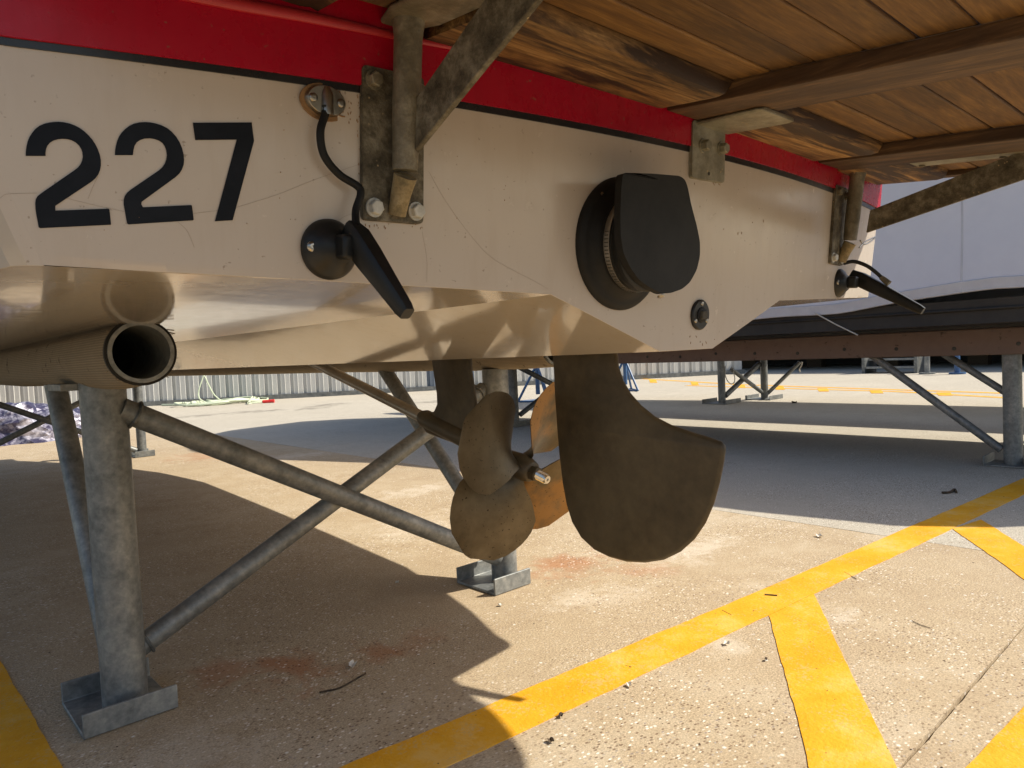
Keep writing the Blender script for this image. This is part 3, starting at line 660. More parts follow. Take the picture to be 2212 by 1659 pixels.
cS = Vector((2*XC-cP.x, surfY(2*XC-cP.x, cP.z), cP.z)); cS = ts(1838, 606)
cS = Vector((2.70, surfY(2.70, 1.014), 1.014))
XS = 2.765
cabS = [Vector((2.70, surfY(2.7, 1.075, .012), 1.085)), atX(1845, 565, 2.72), atX(1872, 574, 2.735), atX(1893, 589, 2.755), atX(1905, 600, XS)]
lever(cS, XS, atX(1994, 672, XS), cabS, None, 'starboard lever fitting and its cable')
for pth in ([(733, 196), (738, 228), (741, 243)], [(728, 240), (735, 250), (745, 252)]): MB().tube(smooth_path([ts(x, y, .0006) for x, y in pth], 4), .0013, 6).build('grime_streak', MT['grime'], boat)
rgm = random.Random(11)
for (x0, x1, y0, y1, k) in ((771, 779, 200, 470, 16), (780, 915, 482, 492, 14), (742, 760, 190, 262, 9), (1500, 1560, 392, 400, 6), (1490, 1545, 722, 745, 8), (1540, 1660, 470, 520, 5), (100, 700, 130, 560, 10), (930, 1230, 260, 600, 8)):
    for i in range(k):
        x = rgm.uniform(x0, x1); y = rgm.uniform(y0, y1); L = rgm.uniform(1.5, 7); dx = rgm.uniform(-1.5, 1.5)
        if (x0, k) in ((100, 10), (930, 8)): L = rgm.uniform(.8, 3)
        MB().tube([ts(x, y, .0003), ts(x+dx*.5, y+L*.5, .0004), ts(x+dx, y+L, .0002)], [.0004, rgm.uniform(.0006, .0012), .0003], 5).build('dirt_fleck', MT['grime'], boat, smooth=False)
# ---- rudder
def foil(outline, X, th, name, mat, parent):
    P = [Vector((X, p.y, p.z)) for p in outline]; n = len(P); c = sum(P, Vector())/n
    inner = []
    for i in range(n):
        t = (P[(i+1) % n]-P[i-1]).normalized(); nn = Vector((0, -t.z, t.y)); 
        a = P[i]+nn*.02; inner.append((a, nn))
    area = sum(P[i].y*P[(i+1) % n].z-P[(i+1) % n].y*P[i].z for i in range(n)); sg = 1 if area > 0 else -1
    rings = []
    for d, h_ in ((0, .0025), (.002, .005), (.005, th*.8), (.009, th)):
        rings.append((d, h_))
    mb = MB(); vs = []; 
    for side in (-1, 1):
        for d, h_ in rings:
            for p, (a, nn) in zip(P, inner): vs.append(p+nn*sg*d+Vector((side*h_, 0, 0)))
    fs = []
    for s_ in range(2):
        b = s_*len(rings)*n
        for r in range(len(rings)-1):
            for k in range(n): fs.append((b+r*n+k, b+r*n+(k+1) % n, b+(r+1)*n+(k+1) % n, b+(r+1)*n+k))
        last = [vs[b+(len(rings)-1)*n+k] for k in range(n)]
        for t in tess(last): fs.append(tuple(b+(len(rings)-1)*n+i for i in t))
    for k in range(n): fs.append((k, (k+1) % n, len(rings)*n+(k+1) % n, len(rings)*n+k))
    mb.add(vs, fs); return mb.build(name, mat, parent, angle=50)
rp = [(1197,750),(1198,800),(1201,860),(1205,920),(1210,980),(1217,1040),(1226,1090),(1238,1128),(1258,1162),(1285,1187),(1318,1203),(1355,1213),(1395,1215),(1435,1209),(1470,1192),(1500,1165),(1524,1130),(1542,1088),(1555,1040),(1563,1000),(1567,972),(1566,962),(1558,954),(1530,944),(1490,932),(1450,918),(1415,900),(1385,876),(1362,850),(1346,822),(1336,792),(1330,750)]
rud = foil([atX(x, y, 1.655) for x, y in rp], 1.655, .011, 'rudder', MT['bronze'], boat); rud['label'] = 'dark bronze spade rudder'
rs = atX(1262, 768, 1.655); MB().tube([Vector((1.655, rs.y, .795)), Vector((1.655, rs.y, .83))], .022, 20).build('rudder_stock', MT['bronze'], rud)
# ---- propeller, shaft, bracket
SD = Vector((0, -1, -.262)).normalized(); HUB = Vector((1.655, 1.80, .421))
def onshaft(Y): return Vector((1.655, Y, .421+(Y-1.80)*.262))
MB().tube([onshaft(3.6), onshaft(2.36)], .0235, 24).build('propeller_shaft', MT['shaft'], boat)
sp = [(936,765),(940,810),(946,850),(947,872),(940,888),(925,893),(914,905),(915,922),(925,936),(975,955),(1010,965),(1042,940),(1034,900),(1026,850),(1018,800),(1015,765)]
stt = foil([atX(x, y, 1.655) for x, y in sp], 1.655, .012, 'shaft_bracket', MT['bronze'], boat); stt['label'] = 'dark bronze bracket carrying the propeller shaft'
MB().tube([onshaft(2.375), onshaft(2.35), onshaft(2.0), onshaft(1.93)], [.026, .036, .036, .032], 24).build('bearing_barrel', MT['bronze'], stt)
prop = MB().lathe([(.0001, -.075), (.030, -.075), (.038, -.06), (.044, -.01), (.043, .03), (.036, .055), (.030, .06), (.0001, .06)], HUB, SD, 32).build('propeller', MT['bronze'], boat, angle=50); prop['label'] = 'four-bladed bronze propeller'
MB().lathe([(.026, .06), (.026, .085), (.018, .088), (.0001, .088)], HUB, SD, 6).build('nut', MT['bronze'], prop, angle=25)
thr = [(.0001, .08)]
for i in range(9): thr += [(.0145, .085+i*.005), (.0168, .0875+i*.005)]
thr += [(.0145, .131), (.013, .134), (.005, .134), (.005, .126), (.0001, .126)]
MB().lathe(thr, HUB, SD, 26).build('threaded_end', MT['bright'], prop, angle=50)
RX = Vector((1, 0, 0)); RU = RX.cross(SD).normalized(); RU = RU if RU.z > 0 else -RU
def blade(ang, sgn=1, pitch=.40, rad=.352, skew=0, mt='blade'):
    er = RX*math.cos(ang)+RU*math.sin(ang); et = -RX*math.sin(ang)+RU*math.cos(ang)
    NR, NC = 16, 13; front = []; back = []
    for i in range(NR+1):
        t = i/NR; r = .034+(rad-.034)*t
        ch = float(np.interp(t, [0, .12, .3, .5, .65, .78, .88, .94, .975, 1], [.08, .13, .24, .355, .385, .355, .285, .21, .14, .03]))
        ph = math.atan(pitch/(2*math.pi*max(r, .05)))
        for j in range(NC+1):
            s_ = (j/NC-.5); arc = s_*ch*math.cos(ph)*sgn + skew*t*t*.03; axl = s_*ch*math.sin(ph)
            a = arc/r if r > .08 else arc/.08
            a = max(-1.0, min(1.0, a)); dirr = er*math.cos(a)+et*math.sin(a)
            p = HUB + dirr*r + SD*(axl + .015*t)
            nn = (SD*math.cos(ph)-et*sgn*math.sin(ph)).normalized()
            th = (.0075*(1-t)+.0016)*max(.05, (1-(2*s_)**2))**.5
            front.append(p+nn*th); back.append(p-nn*th)
    N1 = NC+1; tot = len(front); vs = front+back; fs = []
    for i in range(NR):
        for j in range(NC):
            q = (i*N1+j, i*N1+j+1, (i+1)*N1+j+1, (i+1)*N1+j); fs.append(q); fs.append(tuple(tot+x for x in reversed(q)))
    edge = [i*N1 for i in range(NR+1)] + [NR*N1+j for j in range(1, NC+1)] + [i*N1+NC for i in range(NR-1, -1, -1)] + [j for j in range(NC-1, 0, -1)]
    for a, b in zip(edge, edge[1:]+edge[:1]): fs.append((a, b, tot+b, tot+a))
    return MB().add(vs, fs).build('blade', MT[mt], prop, angle=60)
for kk in range(4): blade(math.radians(144+90*kk), sgn=1, mt='blade' if kk < 2 else 'blade2')
# ------------------------------------------------------------------ steel stand under the boat
def channel_foot(cx, cy, L, Wd, h_, parent, mat='galv', th=.008):
    mb = MB(); x0, x1 = cx-L/2, cx+L/2; y0, y1 = cy-Wd/2, cy+Wd/2
    prof = [(y0, h_), (y0+th, h_), (y0+th, th+.002), (y1-th, th+.002), (y1-th, h_), (y1, h_), (y1, .002), (y0, .002)]
    a = [Vector((x0, y, z)) for y, z in prof]; b = [Vector((x1, y, z)) for y, z in prof]; mb.prism(a, b)
    return mb.build('foot_plate', MT[mat], parent, bevel=.002, angle=40)
def post(x, y, ztop, r, parent, L=.17, Wd=.21, h_=.058, dx=0, mat='galv'):
    o = MB().tube([(x, y, .010), (x, y, ztop)], r, 28).build('post', MT[mat], parent); channel_foot(x+dx, y+.01, L, Wd, h_, o, mat); return o
def brace(a, b, r, parent, mat='galv'):
    o = MB().tube([a, b], r, 18).build('brace', MT[mat], parent)
    a, b = Vector(a), Vector(b); d = (b-a).normalized(); return o
stand = thing('boat_stand', 'galvanised steel pipe stand with crossed braces under the white boat', 'boat stand', (1.0, 1.9, 0), 'steel stands under the boats')
p1 = post(.420, 1.915, .80, .050, stand, L=.20, Wd=.235, dx=-.012); p2 = post(1.645, 1.90, .76, .046, stand, L=.165, dx=-.045)
for z, x, y, r in ((.745, .42, 1.915, .050), (.13, .42, 1.915, .050)):
    pass
brace((.45, 1.895, .725), (1.61, 1.895, .095), .029, stand); brace((.45, 1.93, .125), (1.61, 1.925, .690), .027, stand)
brace((.415, 2.46, .80), (.42, 1.96, .02), .029, stand); brace((1.645, 2.62, .77), (1.645, 1.94, .13), .029, stand)
def weld(c, ax, r, parent): 
    n_ = 24; ax = Vector(ax).normalized(); u = ax.orthogonal().normalized(); v_ = ax.cross(u)
    pts = [Vector(c)+(u*math.cos(2*math.pi*k/n_)+v_*math.sin(2*math.pi*k/n_))*r*(1+.05*math.sin(k*2.4)) for k in range(n_+1)]
    MB().tube(pts, .0045, 6, caps=False).build('weld_bead', MT['galv2'], parent)
dd = Vector((1.16, 0, -.63)).normalized(); weld(Vector((.45, 1.895, .725))+dd*.035, dd, .031, stand); weld(Vector((.45, 1.93, .125))+Vector((1.16, 0, .565)).normalized()*.033, (1.16, 0, .565), .029, stand)
weld(Vector((1.61, 1.925, .690))-Vector((1.16, 0, .565)).normalized()*.03, (1.16, 0, .565), .030, stand)
post(1.88, 7.26, .80, .040, stand, mat='galv2'); post(.45, 7.3, .80, .045, stand, mat='galv2')
brace((.48, 7.28, .75), (1.83, 7.26, .06), .026, stand, 'galv2'); brace((.48, 7.30, .10), (1.95, 7.26, .80), .026, stand, 'galv2')
# carpet-covered tube and its open end
TC = Vector((.41, 1.535, .852)); TR = .061
pipe = MB().lathe([(TR, 0), (TR, 6.2), (TR-.008, 6.2), (TR-.008, 0)], TC, (0, 1, 0), 48, True).build('pipe_beam', MT['rim'], stand, angle=50)
def carpet_tube(TC, ysn, seed):
    NA = 56; mb = MB(); vs = []; fs = []
    for i, dy in enumerate(ysn):
        for k in range(NA):
            a = 2*math.pi*k/NA; rr = TR+.005 + .0025*noise.noise(Vector((dy*9+seed, math.cos(a)*2, math.sin(a)*2)))
            if math.sin(a) < -.3: rr += .010*(-math.sin(a)-.3)*(1+.8*noise.noise(Vector((dy*6, a, 3+seed)))) * min(1, dy*8)
            if math.sin(a) > .7: rr -= .003
            jag = .006*noise.noise(Vector((a*5, seed, 0)))+.004*noise.noise(Vector((a*17, 2, 0))) if i == 0 else 0
            vs.append(TC+Vector((math.cos(a)*rr, dy+jag, math.sin(a)*rr)))
    for i in range(len(ysn)-1):
        for k in range(NA): fs.append((i*NA+k, i*NA+(k+1) % NA, (i+1)*NA+(k+1) % NA, (i+1)*NA+k))
    m0 = len(vs)
    for k in range(NA): a = 2*math.pi*k/NA; vs.append(TC+Vector((math.cos(a)*(TR+.0006), .010, math.sin(a)*(TR+.0006))))
    for k in range(NA): fs.append((m0+k, m0+(k+1) % NA, (k+1) % NA, k))
    mb.add(vs, fs); return mb.build('carpet_cover', MT['carpet'], stand, angle=60)
YSN = [0.012, .03, .06, .1, .15, .2, .27, .34, .42, .52, .65, .8, 1.0, 1.4, 2, 3, 4.5, 6]
carpet_tube(TC, YSN, 0)
MB().lathe([(TR+.0005, .001), (TR+.0055, .003), (TR+.0055, .012), (TR+.0005, .012)], TC, (0, 1, 0), 48, True).build('underlay_edge', MT['rubber'], stand)
fr = MB(); rnd = random.Random(3)
for i in range(26):
    a = rnd.uniform(0, 2*math.pi); p = TC+Vector((math.cos(a), 0, math.sin(a)))*(TR+.006)+Vector((0, .012, 0)); q = p+Vector((math.cos(a)*rnd.uniform(.001, .008), -rnd.uniform(.002, .010), math.sin(a)*rnd.uniform(-.004, .006)))
    fr.tube([p, q], .0006, 4)
for i in range(2):
    a = rnd.uniform(.3, .75); p = TC+Vector((math.cos(a), 0, math.sin(a)))*(TR+.006)+Vector((0, .01, 0)); q = p+Vector((rnd.uniform(.008, .022), -.004, rnd.uniform(-.008, .006))); fr.tube([p, q], .0012, 4)
fr.build('frayed_threads', MT['carpet'], stand, kind='stuff')
MB().box((.335, 1.93, .775), (.505, 2.08, .792)).build('saddle_plate', MT['galv'], stand, bevel=.002)
# middle beam: flat carpeted channel under the keel
TC2 = Vector((1.645, 1.59, .828))
MB().lathe([(TR, 0), (TR, 6.2), (TR-.007, 6.2), (TR-.007, 0)], TC2, (0, 1, 0), 48, True).build('pipe_beam', MT['galv2'], stand, angle=50)
carpet_tube(TC2, YSN, 7)
# ------------------------------------------------------------------ neighbouring boat, its stand and cover
NC_ = 5.65
nb = thing('motor_boat', 'neighbouring boat with a black bottom, resting on a brown carpeted beam', 'boat', (NC_, 2, .9))
def nhw(Y): return float(np.interp(Y, [-.55, -.45, -.2, .4, 1.2, 5.2, 6.4, 7.4, 8.0], [.70, .80, .93, 1.01, 1.05, 1.05, .85, .45, .04]))
secs = []
for Y in [-.5, -.2, .3, 1, 2, 3, 4, 5, 5.6, 6.2, 6.8, 7.4, 7.9]:
    h_ = nhw(Y); zr = .02*max(0, Y-5)**2; f = h_/1.05
    prof = [(0, .70), (.08*f, .70), (.34*f, .80), (h_*.55, .812), (h_*.8, .826), (h_*.803, .838), (h_*.985, .85), (h_-.02, .88), (h_-.018, .985)]
    sec = [(NC_-a, Y, z+zr) for a, z in reversed(prof)] + [(NC_+a, Y, z+zr) for a, z in prof[1:]]; secs.append(sec)
n = len(secs[0]); vs = [p for s_ in secs for p in s_]; fs = [(i*n+k, i*n+(k+1) % n, (i+1)*n+(k+1) % n, (i+1)*n+k) for i in range(len(secs)-1) for k in range(n)] + [tuple(range(n)), tuple((len(secs)-1)*n+k for k in range(n))]
MB().add(vs, fs).build('hull', MT['blackhull'], nb, angle=20)
for off, z in ((.02, .93),):
    MB().tube([(NC_-nhw(Y)+.012, Y, z) for Y in np.linspace(-.4, 5.4, 16)], .008, 8).build('rubbing_strake', MT['blackhull'], nb)
# cover: tent-shaped tarp with a scalloped hem
cover = thing('boat_cover', 'grey-blue tarpaulin stretched over the neighbouring boat with a scalloped hem', 'boat cover', (NC_, 2, 1.1))
NY = 100; Ys = np.linspace(-.62, 7.9, NY)
HPT = [atX(x, y, 4.6) for x, y in ((1654, 687), (1753, 681), (1818, 675), (1935, 655), (1986, 646), (2089, 629), (2157, 622), (2212, 621))]
HPT = sorted([(p.y, p.z) for p in HPT])
def hem(Y): return float(np.interp(Y, [-.6]+[p[0] for p in HPT]+[4, 8], [HPT[0][1]+.02]+[p[1] for p in HPT]+[.97, 1.1]))
def topz(Y): return float(np.interp(Y, [-.62, -.5, -.3, .4, 2.4, 3.3, 4.2, 5.0, 6.2, 7.2, 7.9], [1.35, 1.75, 1.84, 1.875, 1.90, 2.05, 2.70, 2.78, 2.72, 2.2, 1.4]))
def coversec(Y):
    h_ = nhw(Y)+.012; z0 = hem(Y)+.004*math.sin(Y*9)+.004*noise.noise(Vector((Y*3, 0, 0))); zt = topz(Y); P = []
    for t in np.linspace(0, 1, 14): P.append((-h_+.06*t+.008*math.sin(t*3.1)+.014*noise.noise(Vector((t*1.6, Y*1.6+t*1.2, 5)))+.006*math.sin(Y*7+t*2)*noise.noise(Vector((Y*.8, t, 9))), z0+(zt-z0)*t))
    for a, dz in ((.93, .045), (.85, .08), (.6, .125), (.3, .155), (0, .165)): P.append((-h_*a+.05*a, zt+dz))
    return P + [(-x, z) for x, z in reversed(P[:-1])]
SEC = [coversec(Y) for Y in Ys]; NU = len(SEC[0])-1
vs = [Vector((NC_+x, Y, z)) for Y, sec in zip(Ys, SEC) for x, z in sec]
fs = [(i*(NU+1)+j, i*(NU+1)+j+1, (i+1)*(NU+1)+j+1, (i+1)*(NU+1)+j) for i in range(NY-1) for j in range(NU)] + [tuple(range(NU+1))]
tp = MB().add(vs, fs).build('tarp_sheet', MT['tarp'], cover, angle=60)
so_ = tp.modifiers.new('thickness', 'SOLIDIFY'); so_.thickness = .003; so_.offset = 1
vs = []
for Y, sec in zip(Ys, SEC):
    x0, z0 = sec[0]; k = .005*noise.noise(Vector((Y*7, 3, 0)))
    for dz, dx in ((.062+k, .001), (.058+k, -.006), (.03, -.003+k), (0, -.005), (-.004, .003)): vs.append(Vector((NC_+x0+dx, Y, z0+dz)))
fs = [(i*5+j, i*5+j+1, (i+1)*5+j+1, (i+1)*5+j) for i in range(NY-1) for j in range(4)]
MB().add(vs, fs).build('hem', MT['tarpedge'], cover, angle=60)
for Y in (atX(2078, 500, 4.62).y, 3.0, 4.9):     # sewn seams running up the cover
    pts = [(NC_+x-.002, Y, z) for x, z in coversec(Y)[:18]]
    MB().tube(pts, .006, 6).build('seam', MT['tarpedge'], cover)
ra, rb = atX(1760, 676, 4.57), atX(1853, 724, 4.60)
tag(MB().tube([ra, ra.lerp(rb, .5)+Vector((0, 0, -.004)), rb], .004, 8).build('tie_rope', MT['rope']), 'thin pale cord tying the grey cover hem down across the black hull', 'rope')
nst = thing('boat_stand', 'galvanised stand with a long brown carpeted beam under the covered boat', 'boat stand', (5.02, 3, 0), 'steel stands under the boats')
MB().box((4.945, .5, .662), (5.095, 8.3, .822)).build('carpet_beam', MT['carpet2'], nst, bevel=.01)
for i in range(24):
    Y = .75+i*.33; MB().lathe([(.012, 0), (.010, .004), (.0001, .005)], (4.945, Y, .715+.01*math.sin(i*2.1)), (-1, 0, 0), 10).build('rivet', MT['dark'], nst)
post(5.02, 1.13, .665, .049, nst, L=.22, Wd=.24, h_=.06); post(5.225, 5.75, .665, .055, nst, L=.3, h_=.06, mat='galv2')
brace((5.02, 1.19, .09), (5.02, 1.95, .70), .025, nst); brace((5.10, 1.17, .42), (5.10, 1.55, .70), .022, nst)
brace((5.27, 5.7, .12), (6.30, 5.6, .66), .028, nst, 'galv2'); brace((5.24, 5.7, .66), (6.30, 5.5, .12), .028, nst, 'galv2')
MB().box((6.18, .5, .662), (6.33, 8.3, .822)).build('carpet_beam', MT['carpet2'], nst, bevel=.01)
post(6.26, 1.13, .665, .049, nst, L=.22, Wd=.24, h_=.06)
post(6.26, 5.55, .665, .045, nst, mat='galv2')
# empty stand beyond
est = thing('boat_stand', 'short far stand of crossed pipes standing in front of the yellow ladder marking', 'boat stand', (8.6, 5, 0), 'steel stands under the boats')
A_ = onz(1560, 871); B_ = onz(1652, 862)
post(A_.x, A_.y, .70, .048, est, L=.36, Wd=.36, h_=.06, mat='galv2'); post(B_.x, B_.y, .70, .048, est, L=.36, Wd=.36, h_=.06, mat='galv2')
def A3(x, y, P): # point at the depth of P's vertical frontal position
    r = ray(x, y); t = (Vector((P.x, P.y, 0)).length)/Vector((r.x, r.y, 0)).length; return r*t+Vector((0, 0, H))
brace(A3(1567, 855, A_), A3(1640, 786, B_), .034, est, 'galv2'); brace(A3(1580, 798, A_), A3(1650, 850, B_), .028, est, 'galv2'); brace(A3(1658, 850, B_), A3(1728, 782, B_), .026, est, 'galv2')
for x_ in (8.24, 8.96): MB().box((x_-.06, -.2, .70), (x_+.06, 6.6, .80)).build('carpet_beam', MT['carpet2'], est, bevel=.01)
sbt = thing('small_boat', 'small dark-bottomed boat resting on the short far stand', 'boat', (8.62, 3, .8)); secs = []
for Y, h_ in ((-.8, .80), (0, .86), (3, .88), (5, .84), (6.4, .6), (7.3, .05)):
    prof = [(0, .80), (h_*.9, .815), (h_, .95), (h_+.02, 1.3), (h_-.02, 1.52)]
    secs.append([(8.62-a, Y, z) for a, z in reversed(prof)]+[(8.62+a, Y, z) for a, z in prof[1:]])
n = len(secs[0]); vs = [p for s_ in secs for p in s_]; fs = [(i*n+k, i*n+(k+1) % n, (i+1)*n+(k+1) % n, (i+1)*n+k) for i in range(len(secs)-1) for k in range(n)] + [tuple(range(n)), tuple((len(secs)-1)*n+k for k in range(n))]
MB().add(vs, fs).build('hull', MT['blackhull'], sbt, angle=25)
lp_ = [A3(x, y, A_) for x, y in ((1567, 790), (1566, 806), (1570, 820), (1578, 829), (1586, 826), (1587, 815), (1583, 800), (1580, 792))]
tag(MB().tube(smooth_path(lp_, 4), .007, 6).build('cord', MT['rope']), 'looped grey cord hanging from the beam of the short far stand', 'cord')
lp_ = [A3(x, y, B_) for x, y in ((1733, 782), (1731, 790), (1727, 797), (1728, 804))]
tag(MB().tube(smooth_path(lp_, 4), .010, 6).build('rope_end', MT['rope']), 'frayed white rope end dangling right of the short far stand', 'rope')
# blue jack stands
def jack(P, h_, label):
    t = thing('jack_stand', label, 'jack stand', P, 'blue jack stands')
    P = Vector(P); MB().tube([P+Vector((0, 0, .12)), P+Vector((0, 0, h_))], .035, 14).build('pole', MT['blue'], t)
    MB().box(P+Vector((-.09, -.09, h_)), P+Vector((.09, .09, h_+.02))).build('head_plate', MT['blue'], t)
    ft = []
    for a in (20, 140, 260):
        d = Vector((math.cos(math.radians(a)), math.sin(math.radians(a)), 0)); f_ = P+d*.32+Vector((0, 0, .02)); ft.append(f_)
        MB().tube([P+Vector((0, 0, h_*.82)), f_], .020, 10).build('leg', MT['blue'], t)
    for i in range(3): MB().tube([ft[i], ft[(i+1) % 3]], .014, 8).build('tie_bar', MT['blue'], t)
j1 = onz(1163, 868); j2 = onz(1352, 845)
jack((j1.x, j1.y, 0), .72, 'blue tripod jack stand seen between the middle post and the rudder'); jack((j2.x, j2.y, 0), .72, 'blue tripod jack stand just right of the rudder')
# far dark boat, step and props
fbt = thing('motor_boat', 'far dark boat hull standing low at the back of the yard', 'boat', (17, 8, .3))
secs = []
for Y, h_ in ((-2, 1.7), (2, 1.8), (7, 1.8), (12, 1.7), (15.5, 1.1), (17.5, .1)):
    cx_ = 19.0 + .0*Y; prof = [(0, .42), (.3, .44), (h_, .70), (h_+.1, 1.9)]
    secs.append([(cx_-a, Y, z) for a, z in reversed(prof)]+[(cx_+a, Y, z) for a, z in prof[1:]])
n = len(secs[0]); vs = [p for s_ in secs for p in s_]; fs = [(i*n+k, i*n+(k+1) % n, (i+1)*n+(k+1) % n, (i+1)*n+k) for i in range(len(secs)-1) for k in range(n)] + [tuple(range(n)), tuple((len(secs)-1)*n+k for k in range(n))]
MB().add(vs, fs).build('hull', MT['blackhull'], fbt, angle=25)
for i in range(9): 
    Y = -1+i*1.9; MB().box((18.85, Y, 0), (19.15, Y+.4, .45)).build('keel_block', MT['twig'], fbt)
wl = MB().box((20.9, -4, 0), (21.0, 24, 2.2)); tag(wl.build('yard_wall', MT['blackhull']), 'dark low wall behind the far dark boat', 'wall')
st_ = onz(1925, 806); stp = thing('work_step', 'small grey work step under the far boat', 'step', (st_.x, st_.y, 0))
for i, z in enumerate((.0, .16, .32)): MB().box((st_.x-.1+i*.16, st_.y-.5, z+.1), (st_.x+.12+i*.16, st_.y+.5, z+.14)).build('tread', MT['galv'], stp)
for sx in (-.5, .5): MB().box((st_.x-.12, st_.y+sx-.03, 0), (st_.x+.5, st_.y+sx+.03, .5)).build('side_frame', MT['galv2'], stp)
for x, c in ((2003, 'chrome'), (2068, 'blue')):
    q = onz(x, 808); tag(MB().tube([(q.x, q.y, .0), (q.x, q.y, .55)], .05, 12).tube([(q.x, q.y, 0), (q.x, q.y, .03)], .14, 16).build('boat_prop', MT['galv'] if c == 'chrome' else MT['blue']), ('short grey steel prop' if c == 'chrome' else 'short blue steel prop')+' under the far dark boat', 'prop', 'props under the far boat')
# ------------------------------------------------------------------ corrugated fence
fpx = [(154, 888), (434, 868), (936, 845), (1117, 833)]
FPt = [onz(*p) for p in fpx]; kf = np.polyfit([p.x for p in FPt], [p.y for p in FPt], 1)
fa = Vector((-1.5, np.polyval(kf, -1.5), 0)); fb_ = Vector((16.0, np.polyval(kf, 16.0), 0)); fd = (fb_-fa).normalized(); fn = Vector((fd.y, -fd.x, 0)); fn = fn if fn.dot(Vector((0, 0, 0))-fa) > 0 else -fn
fence = thing('corrugated_fence', 'long low fence of pale grey ribbed metal sheets at the back of the yard', 'fence', fa)
FH = 2.1; PITCH = .275; per = 4
def panel_mesh():
    mb = MB(); vs = []; xs = []
    for i in range(per):
        b = i*PITCH
        for dx, dn in ((0, 0), (.022, -.045), (.055, -.045), (.077, 0), (.16, 0), (.165, .008), (.175, .008), (.18, 0)): xs.append((b+dx, dn))
    xs.append((per*PITCH-.004, 0))
    for dx, dn in xs:
        for z in (0.01, FH): vs.append(fd*dx+fn*dn+Vector((0, 0, z)))
    fs = [(2*i, 2*i+2, 2*i+3, 2*i+1) for i in range(len(xs)-1)]; mb.add(vs, fs); return mb
Lf = (fb_-fa).length; npan = int(Lf/(PITCH*per)); base_p = None
for i in range(npan):
    m_ = 'fenced' if 12 == i else 'fence'
    if base_p is None or m_ == 'fenced':
        o = panel_mesh().build('sheet_panel', MT[m_], None, smooth=False); o.parent = fence
        md = o.modifiers.new('thickness', 'SOLIDIFY'); md.thickness = .002
        if m_ == 'fence': base_p = o
        else: o['label'] = 'darker blue-grey sheet'
    else: o = base_p.copy(); COL.objects.link(o); o.parent = fence
    o.location = fd*(i*PITCH*per)
MB().box((0, -.02, FH), (Lf, .03, FH+.04), Matrix.Translation(fa) @ Matrix((fd, fn, Vector((0, 0, 1)))).transposed().to_4x4()).build('top_rail', MT['galv2'], fence)
MB().box((0, .01, 0), (Lf, .05, .10), Matrix.Translation(fa) @ Matrix((fd, fn, Vector((0, 0, 1)))).transposed().to_4x4()).build('base_board', MT['galv2'], fence)
# hose coil
hc = onz(480, 872); hs = []
rn = random.Random(5)
for i in range(150):
    a = i*.34; rr = .42+.16*math.sin(i*.21)+.05*rn.random(); hs.append(hc+Vector((math.cos(a)*rr*1.2+.25*math.sin(i*.05), math.sin(a)*rr*.9, .02+.05*(i/150)+.02*math.sin(a*3))))
e0 = onz(568, 871); hs = [onz(350, 877)+Vector((0, 0, .02)), onz(420, 876)+Vector((0, 0, .02))]+hs+[e0+Vector((-.3, 0, .03)), e0+Vector((0, 0, .03))]
hose = tag(MB().tube(hs, .022, 7).build('garden_hose', MT['hose']), 'pale green garden hose lying coiled at the foot of the ribbed fence', 'hose')
MB().tube([e0+Vector((0, 0, .03)), e0+Vector((.18, -.14, .035))], .035, 10).build('nozzle', MT['redp'], None).parent = hose
vp = [A3(x, y, hc) for x, y in ((455, 874), (432, 862), (429, 845), (436, 822), (441, 812), (450, 830), (462, 852), (480, 868))]
MB().tube(smooth_path(vp, 6), .014, 7).build('hose_loop', MT['hose'], None).parent = hose
# crumpled tarp bundle
def bundle(c, rx, ry, rz, seed, name, label):
    bm = bmesh.new(); bmesh.ops.create_icosphere(bm, subdivisions=5, radius=1)
    for v in bm.verts:
        p = v.co.copy(); n1 = noise.ridged_multi_fractal(p*1.4+Vector((seed, 0, 0)), 1.0, 2.0, 4, 1.0, 2.0); k = .72+.20*n1
        v.co = Vector((p.x*rx*k, p.y*ry*k, max(-.02, p.z*rz*k)))
    me = bpy.data.meshes.new(name); bm.to_mesh(me); bm.free(); me.materials.append(MT['bundle'])
    for p in me.polygons: p.use_smooth = False
    o = bpy.data.objects.new(name, me); COL.objects.link(o); o.location = c; return tag(o, label, 'tarpaulin')
bc = onz(20, 952)
bundle((bc.x, bc.y, 0), 1.0, .8, .52, 2.0, 'folded_tarp', 'crumpled silver and lilac tarpaulin heaped on the ground at the left edge')
ro = onz(104, 945); rp2 = [Vector((ro.x+.05, ro.y-.15, .12)), Vector((ro.x-.5, ro.y+.3, .13)), Vector((ro.x-1.1, ro.y+.7, .12))]
rl = MB().tube(rp2, .12, 18, caps=False).tube([p+Vector((0, 0, .0)) for p in rp2], .085, 18, caps=False)
tag(rl.build('rolled_tarp', MT['bundle']), 'rolled lilac tarpaulin with its open end towards the stand, beside the crumpled heap', 'tarpaulin')
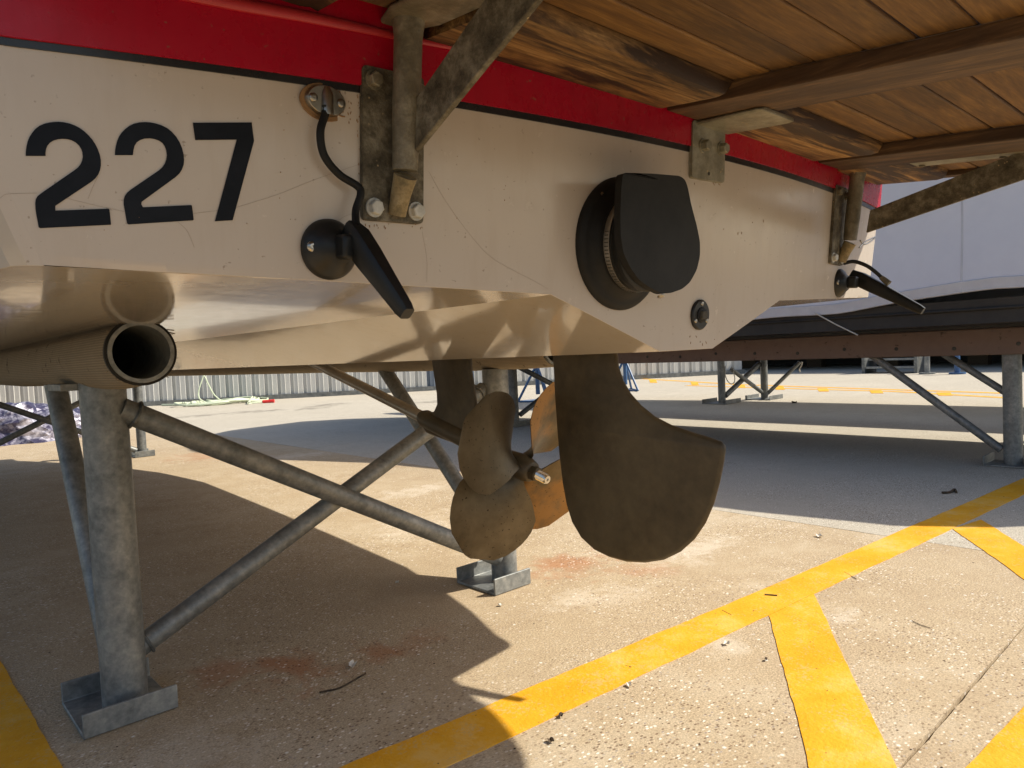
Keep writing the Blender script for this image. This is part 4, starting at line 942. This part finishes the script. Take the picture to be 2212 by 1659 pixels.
# ------------------------------------------------------------------ loose litter
def chips(name, mat, n_, size, seed, zone):
    rn = random.Random(seed); mb = MB()
    for i in range(n_):
        x, y = zone(rn); p = Vector((x, y, 0)); s_ = size*rn.uniform(.4, 1.5); a = rn.uniform(0, 6.28); h_ = s_*rn.uniform(.2, .6)
        pts = [p+Vector((math.cos(a+k*1.257)*s_*rn.uniform(.5, 1), math.sin(a+k*1.257)*s_*rn.uniform(.5, 1), .0005)) for k in range(5)]; top = p+Vector((0, 0, h_))
        mb.add(pts+[top], [(k, (k+1) % 5, 5) for k in range(5)])
    o = mb.build(name, MT[mat], smooth=False); o['kind'] = 'stuff'; o['label'] = name.replace('_', ' ')+' scattered over the concrete'
zone = lambda rn: ((lambda p: (p.x, p.y))(onz(rn.uniform(-60, 2270), 1000+700*rn.random()**.8)))
chips('dark_grit', 'twig', 150, .003, 1, zone); chips('pale_chips', 'chip', 120, .003, 2, zone)
def twig(pp, r, label, name='twig', m_='twig'):
    pts = [onz(x, y)+Vector((0, 0, r+.001)) for x, y in pp]; return tag(MB().tube(smooth_path(pts, 4), r, 6).build(name, MT[m_]), label, 'twig')
twig([(690, 1498), (735, 1488), (790, 1457)], .0022, 'long dark twig lying in the shade on the rusty stain')
twig([(1652, 1287), (1679, 1289)], .0028, 'short dark twig on the yellow line where the diagonal begins')
twig([(1824, 1237), (1840, 1246), (1850, 1252)], .0011, 'thin brown twig below the yellow line near its far end')
twig([(1560, 1320), (1580, 1330)], .0012, 'fine brown pine needle on the yellow line')
twig([(2035, 1067), (2052, 1066), (2062, 1060), (2066, 1066)], .006, 'hooked dark twig in the neighbour boat\'s shade')
twig([(1970, 1342), (1990, 1352), (2010, 1358)], .0010, 'thin brown twig lying between the two diagonal stripes')
twig([(962, 1172), (968, 1160), (978, 1171), (996, 1175)], .0016, 'thin tangled brown stalk on the sunlit concrete between the posts')
def leaf(x, y, s_, a, label, mat='twig', cat='leaf'):
    p = onz(x, y); mb = MB(); rn = random.Random(int(x)); pts = []
    for k in range(9):
        t = 2*math.pi*k/9; rr = s_*(1+.35*rn.uniform(-1, 1)); q = Vector((math.cos(t)*rr, math.sin(t)*rr*.6, .004+abs(math.sin(t*1.5))*s_*.5)); q.rotate(Matrix.Rotation(a, 3, 'Z')); pts.append(p+q)
    c = p+Vector((0, 0, .002)); mb.add(pts+[c], [(k, (k+1) % 9, 9) for k in range(9)]); tag(mb.build('dry_'+cat if cat == 'leaf' else 'paper_scrap', MT[mat], smooth=False), label, cat)
leaf(1212, 1549, .010, .3, 'curled dark dead leaf just below the yellow line'); leaf(1190, 1604, .009, 1.2, 'small black dead leaf near the bottom below the yellow line')
leaf(1655, 1427, .008, 0, 'dark round crumb left of the near diagonal stripe'); leaf(1570, 1393, .012, .5, 'flat white flake left of the near diagonal stripe', 'chip', 'scrap')
leaf(1770, 1160, .016, .9, 'white paint flake above the yellow line near the rudder side', 'chip', 'scrap'); leaf(1081, 1310, .010, 2, 'small white scrap just in front of the middle post foot', 'chip', 'scrap')
leaf(858, 1260, .011, 1, 'small white scrap in the shade left of the middle post foot', 'chip', 'scrap'); leaf(1360, 1484, .010, 1, 'white shell flake beside the lower edge of the yellow line', 'chip', 'scrap')
leaf(760, 1440, .018, .4, 'long white flake lying on the rusty stain in the shade', 'chip', 'scrap')
leaf(1716, 871, .05, .4, 'brown dead leaf lying on the far shaded concrete')
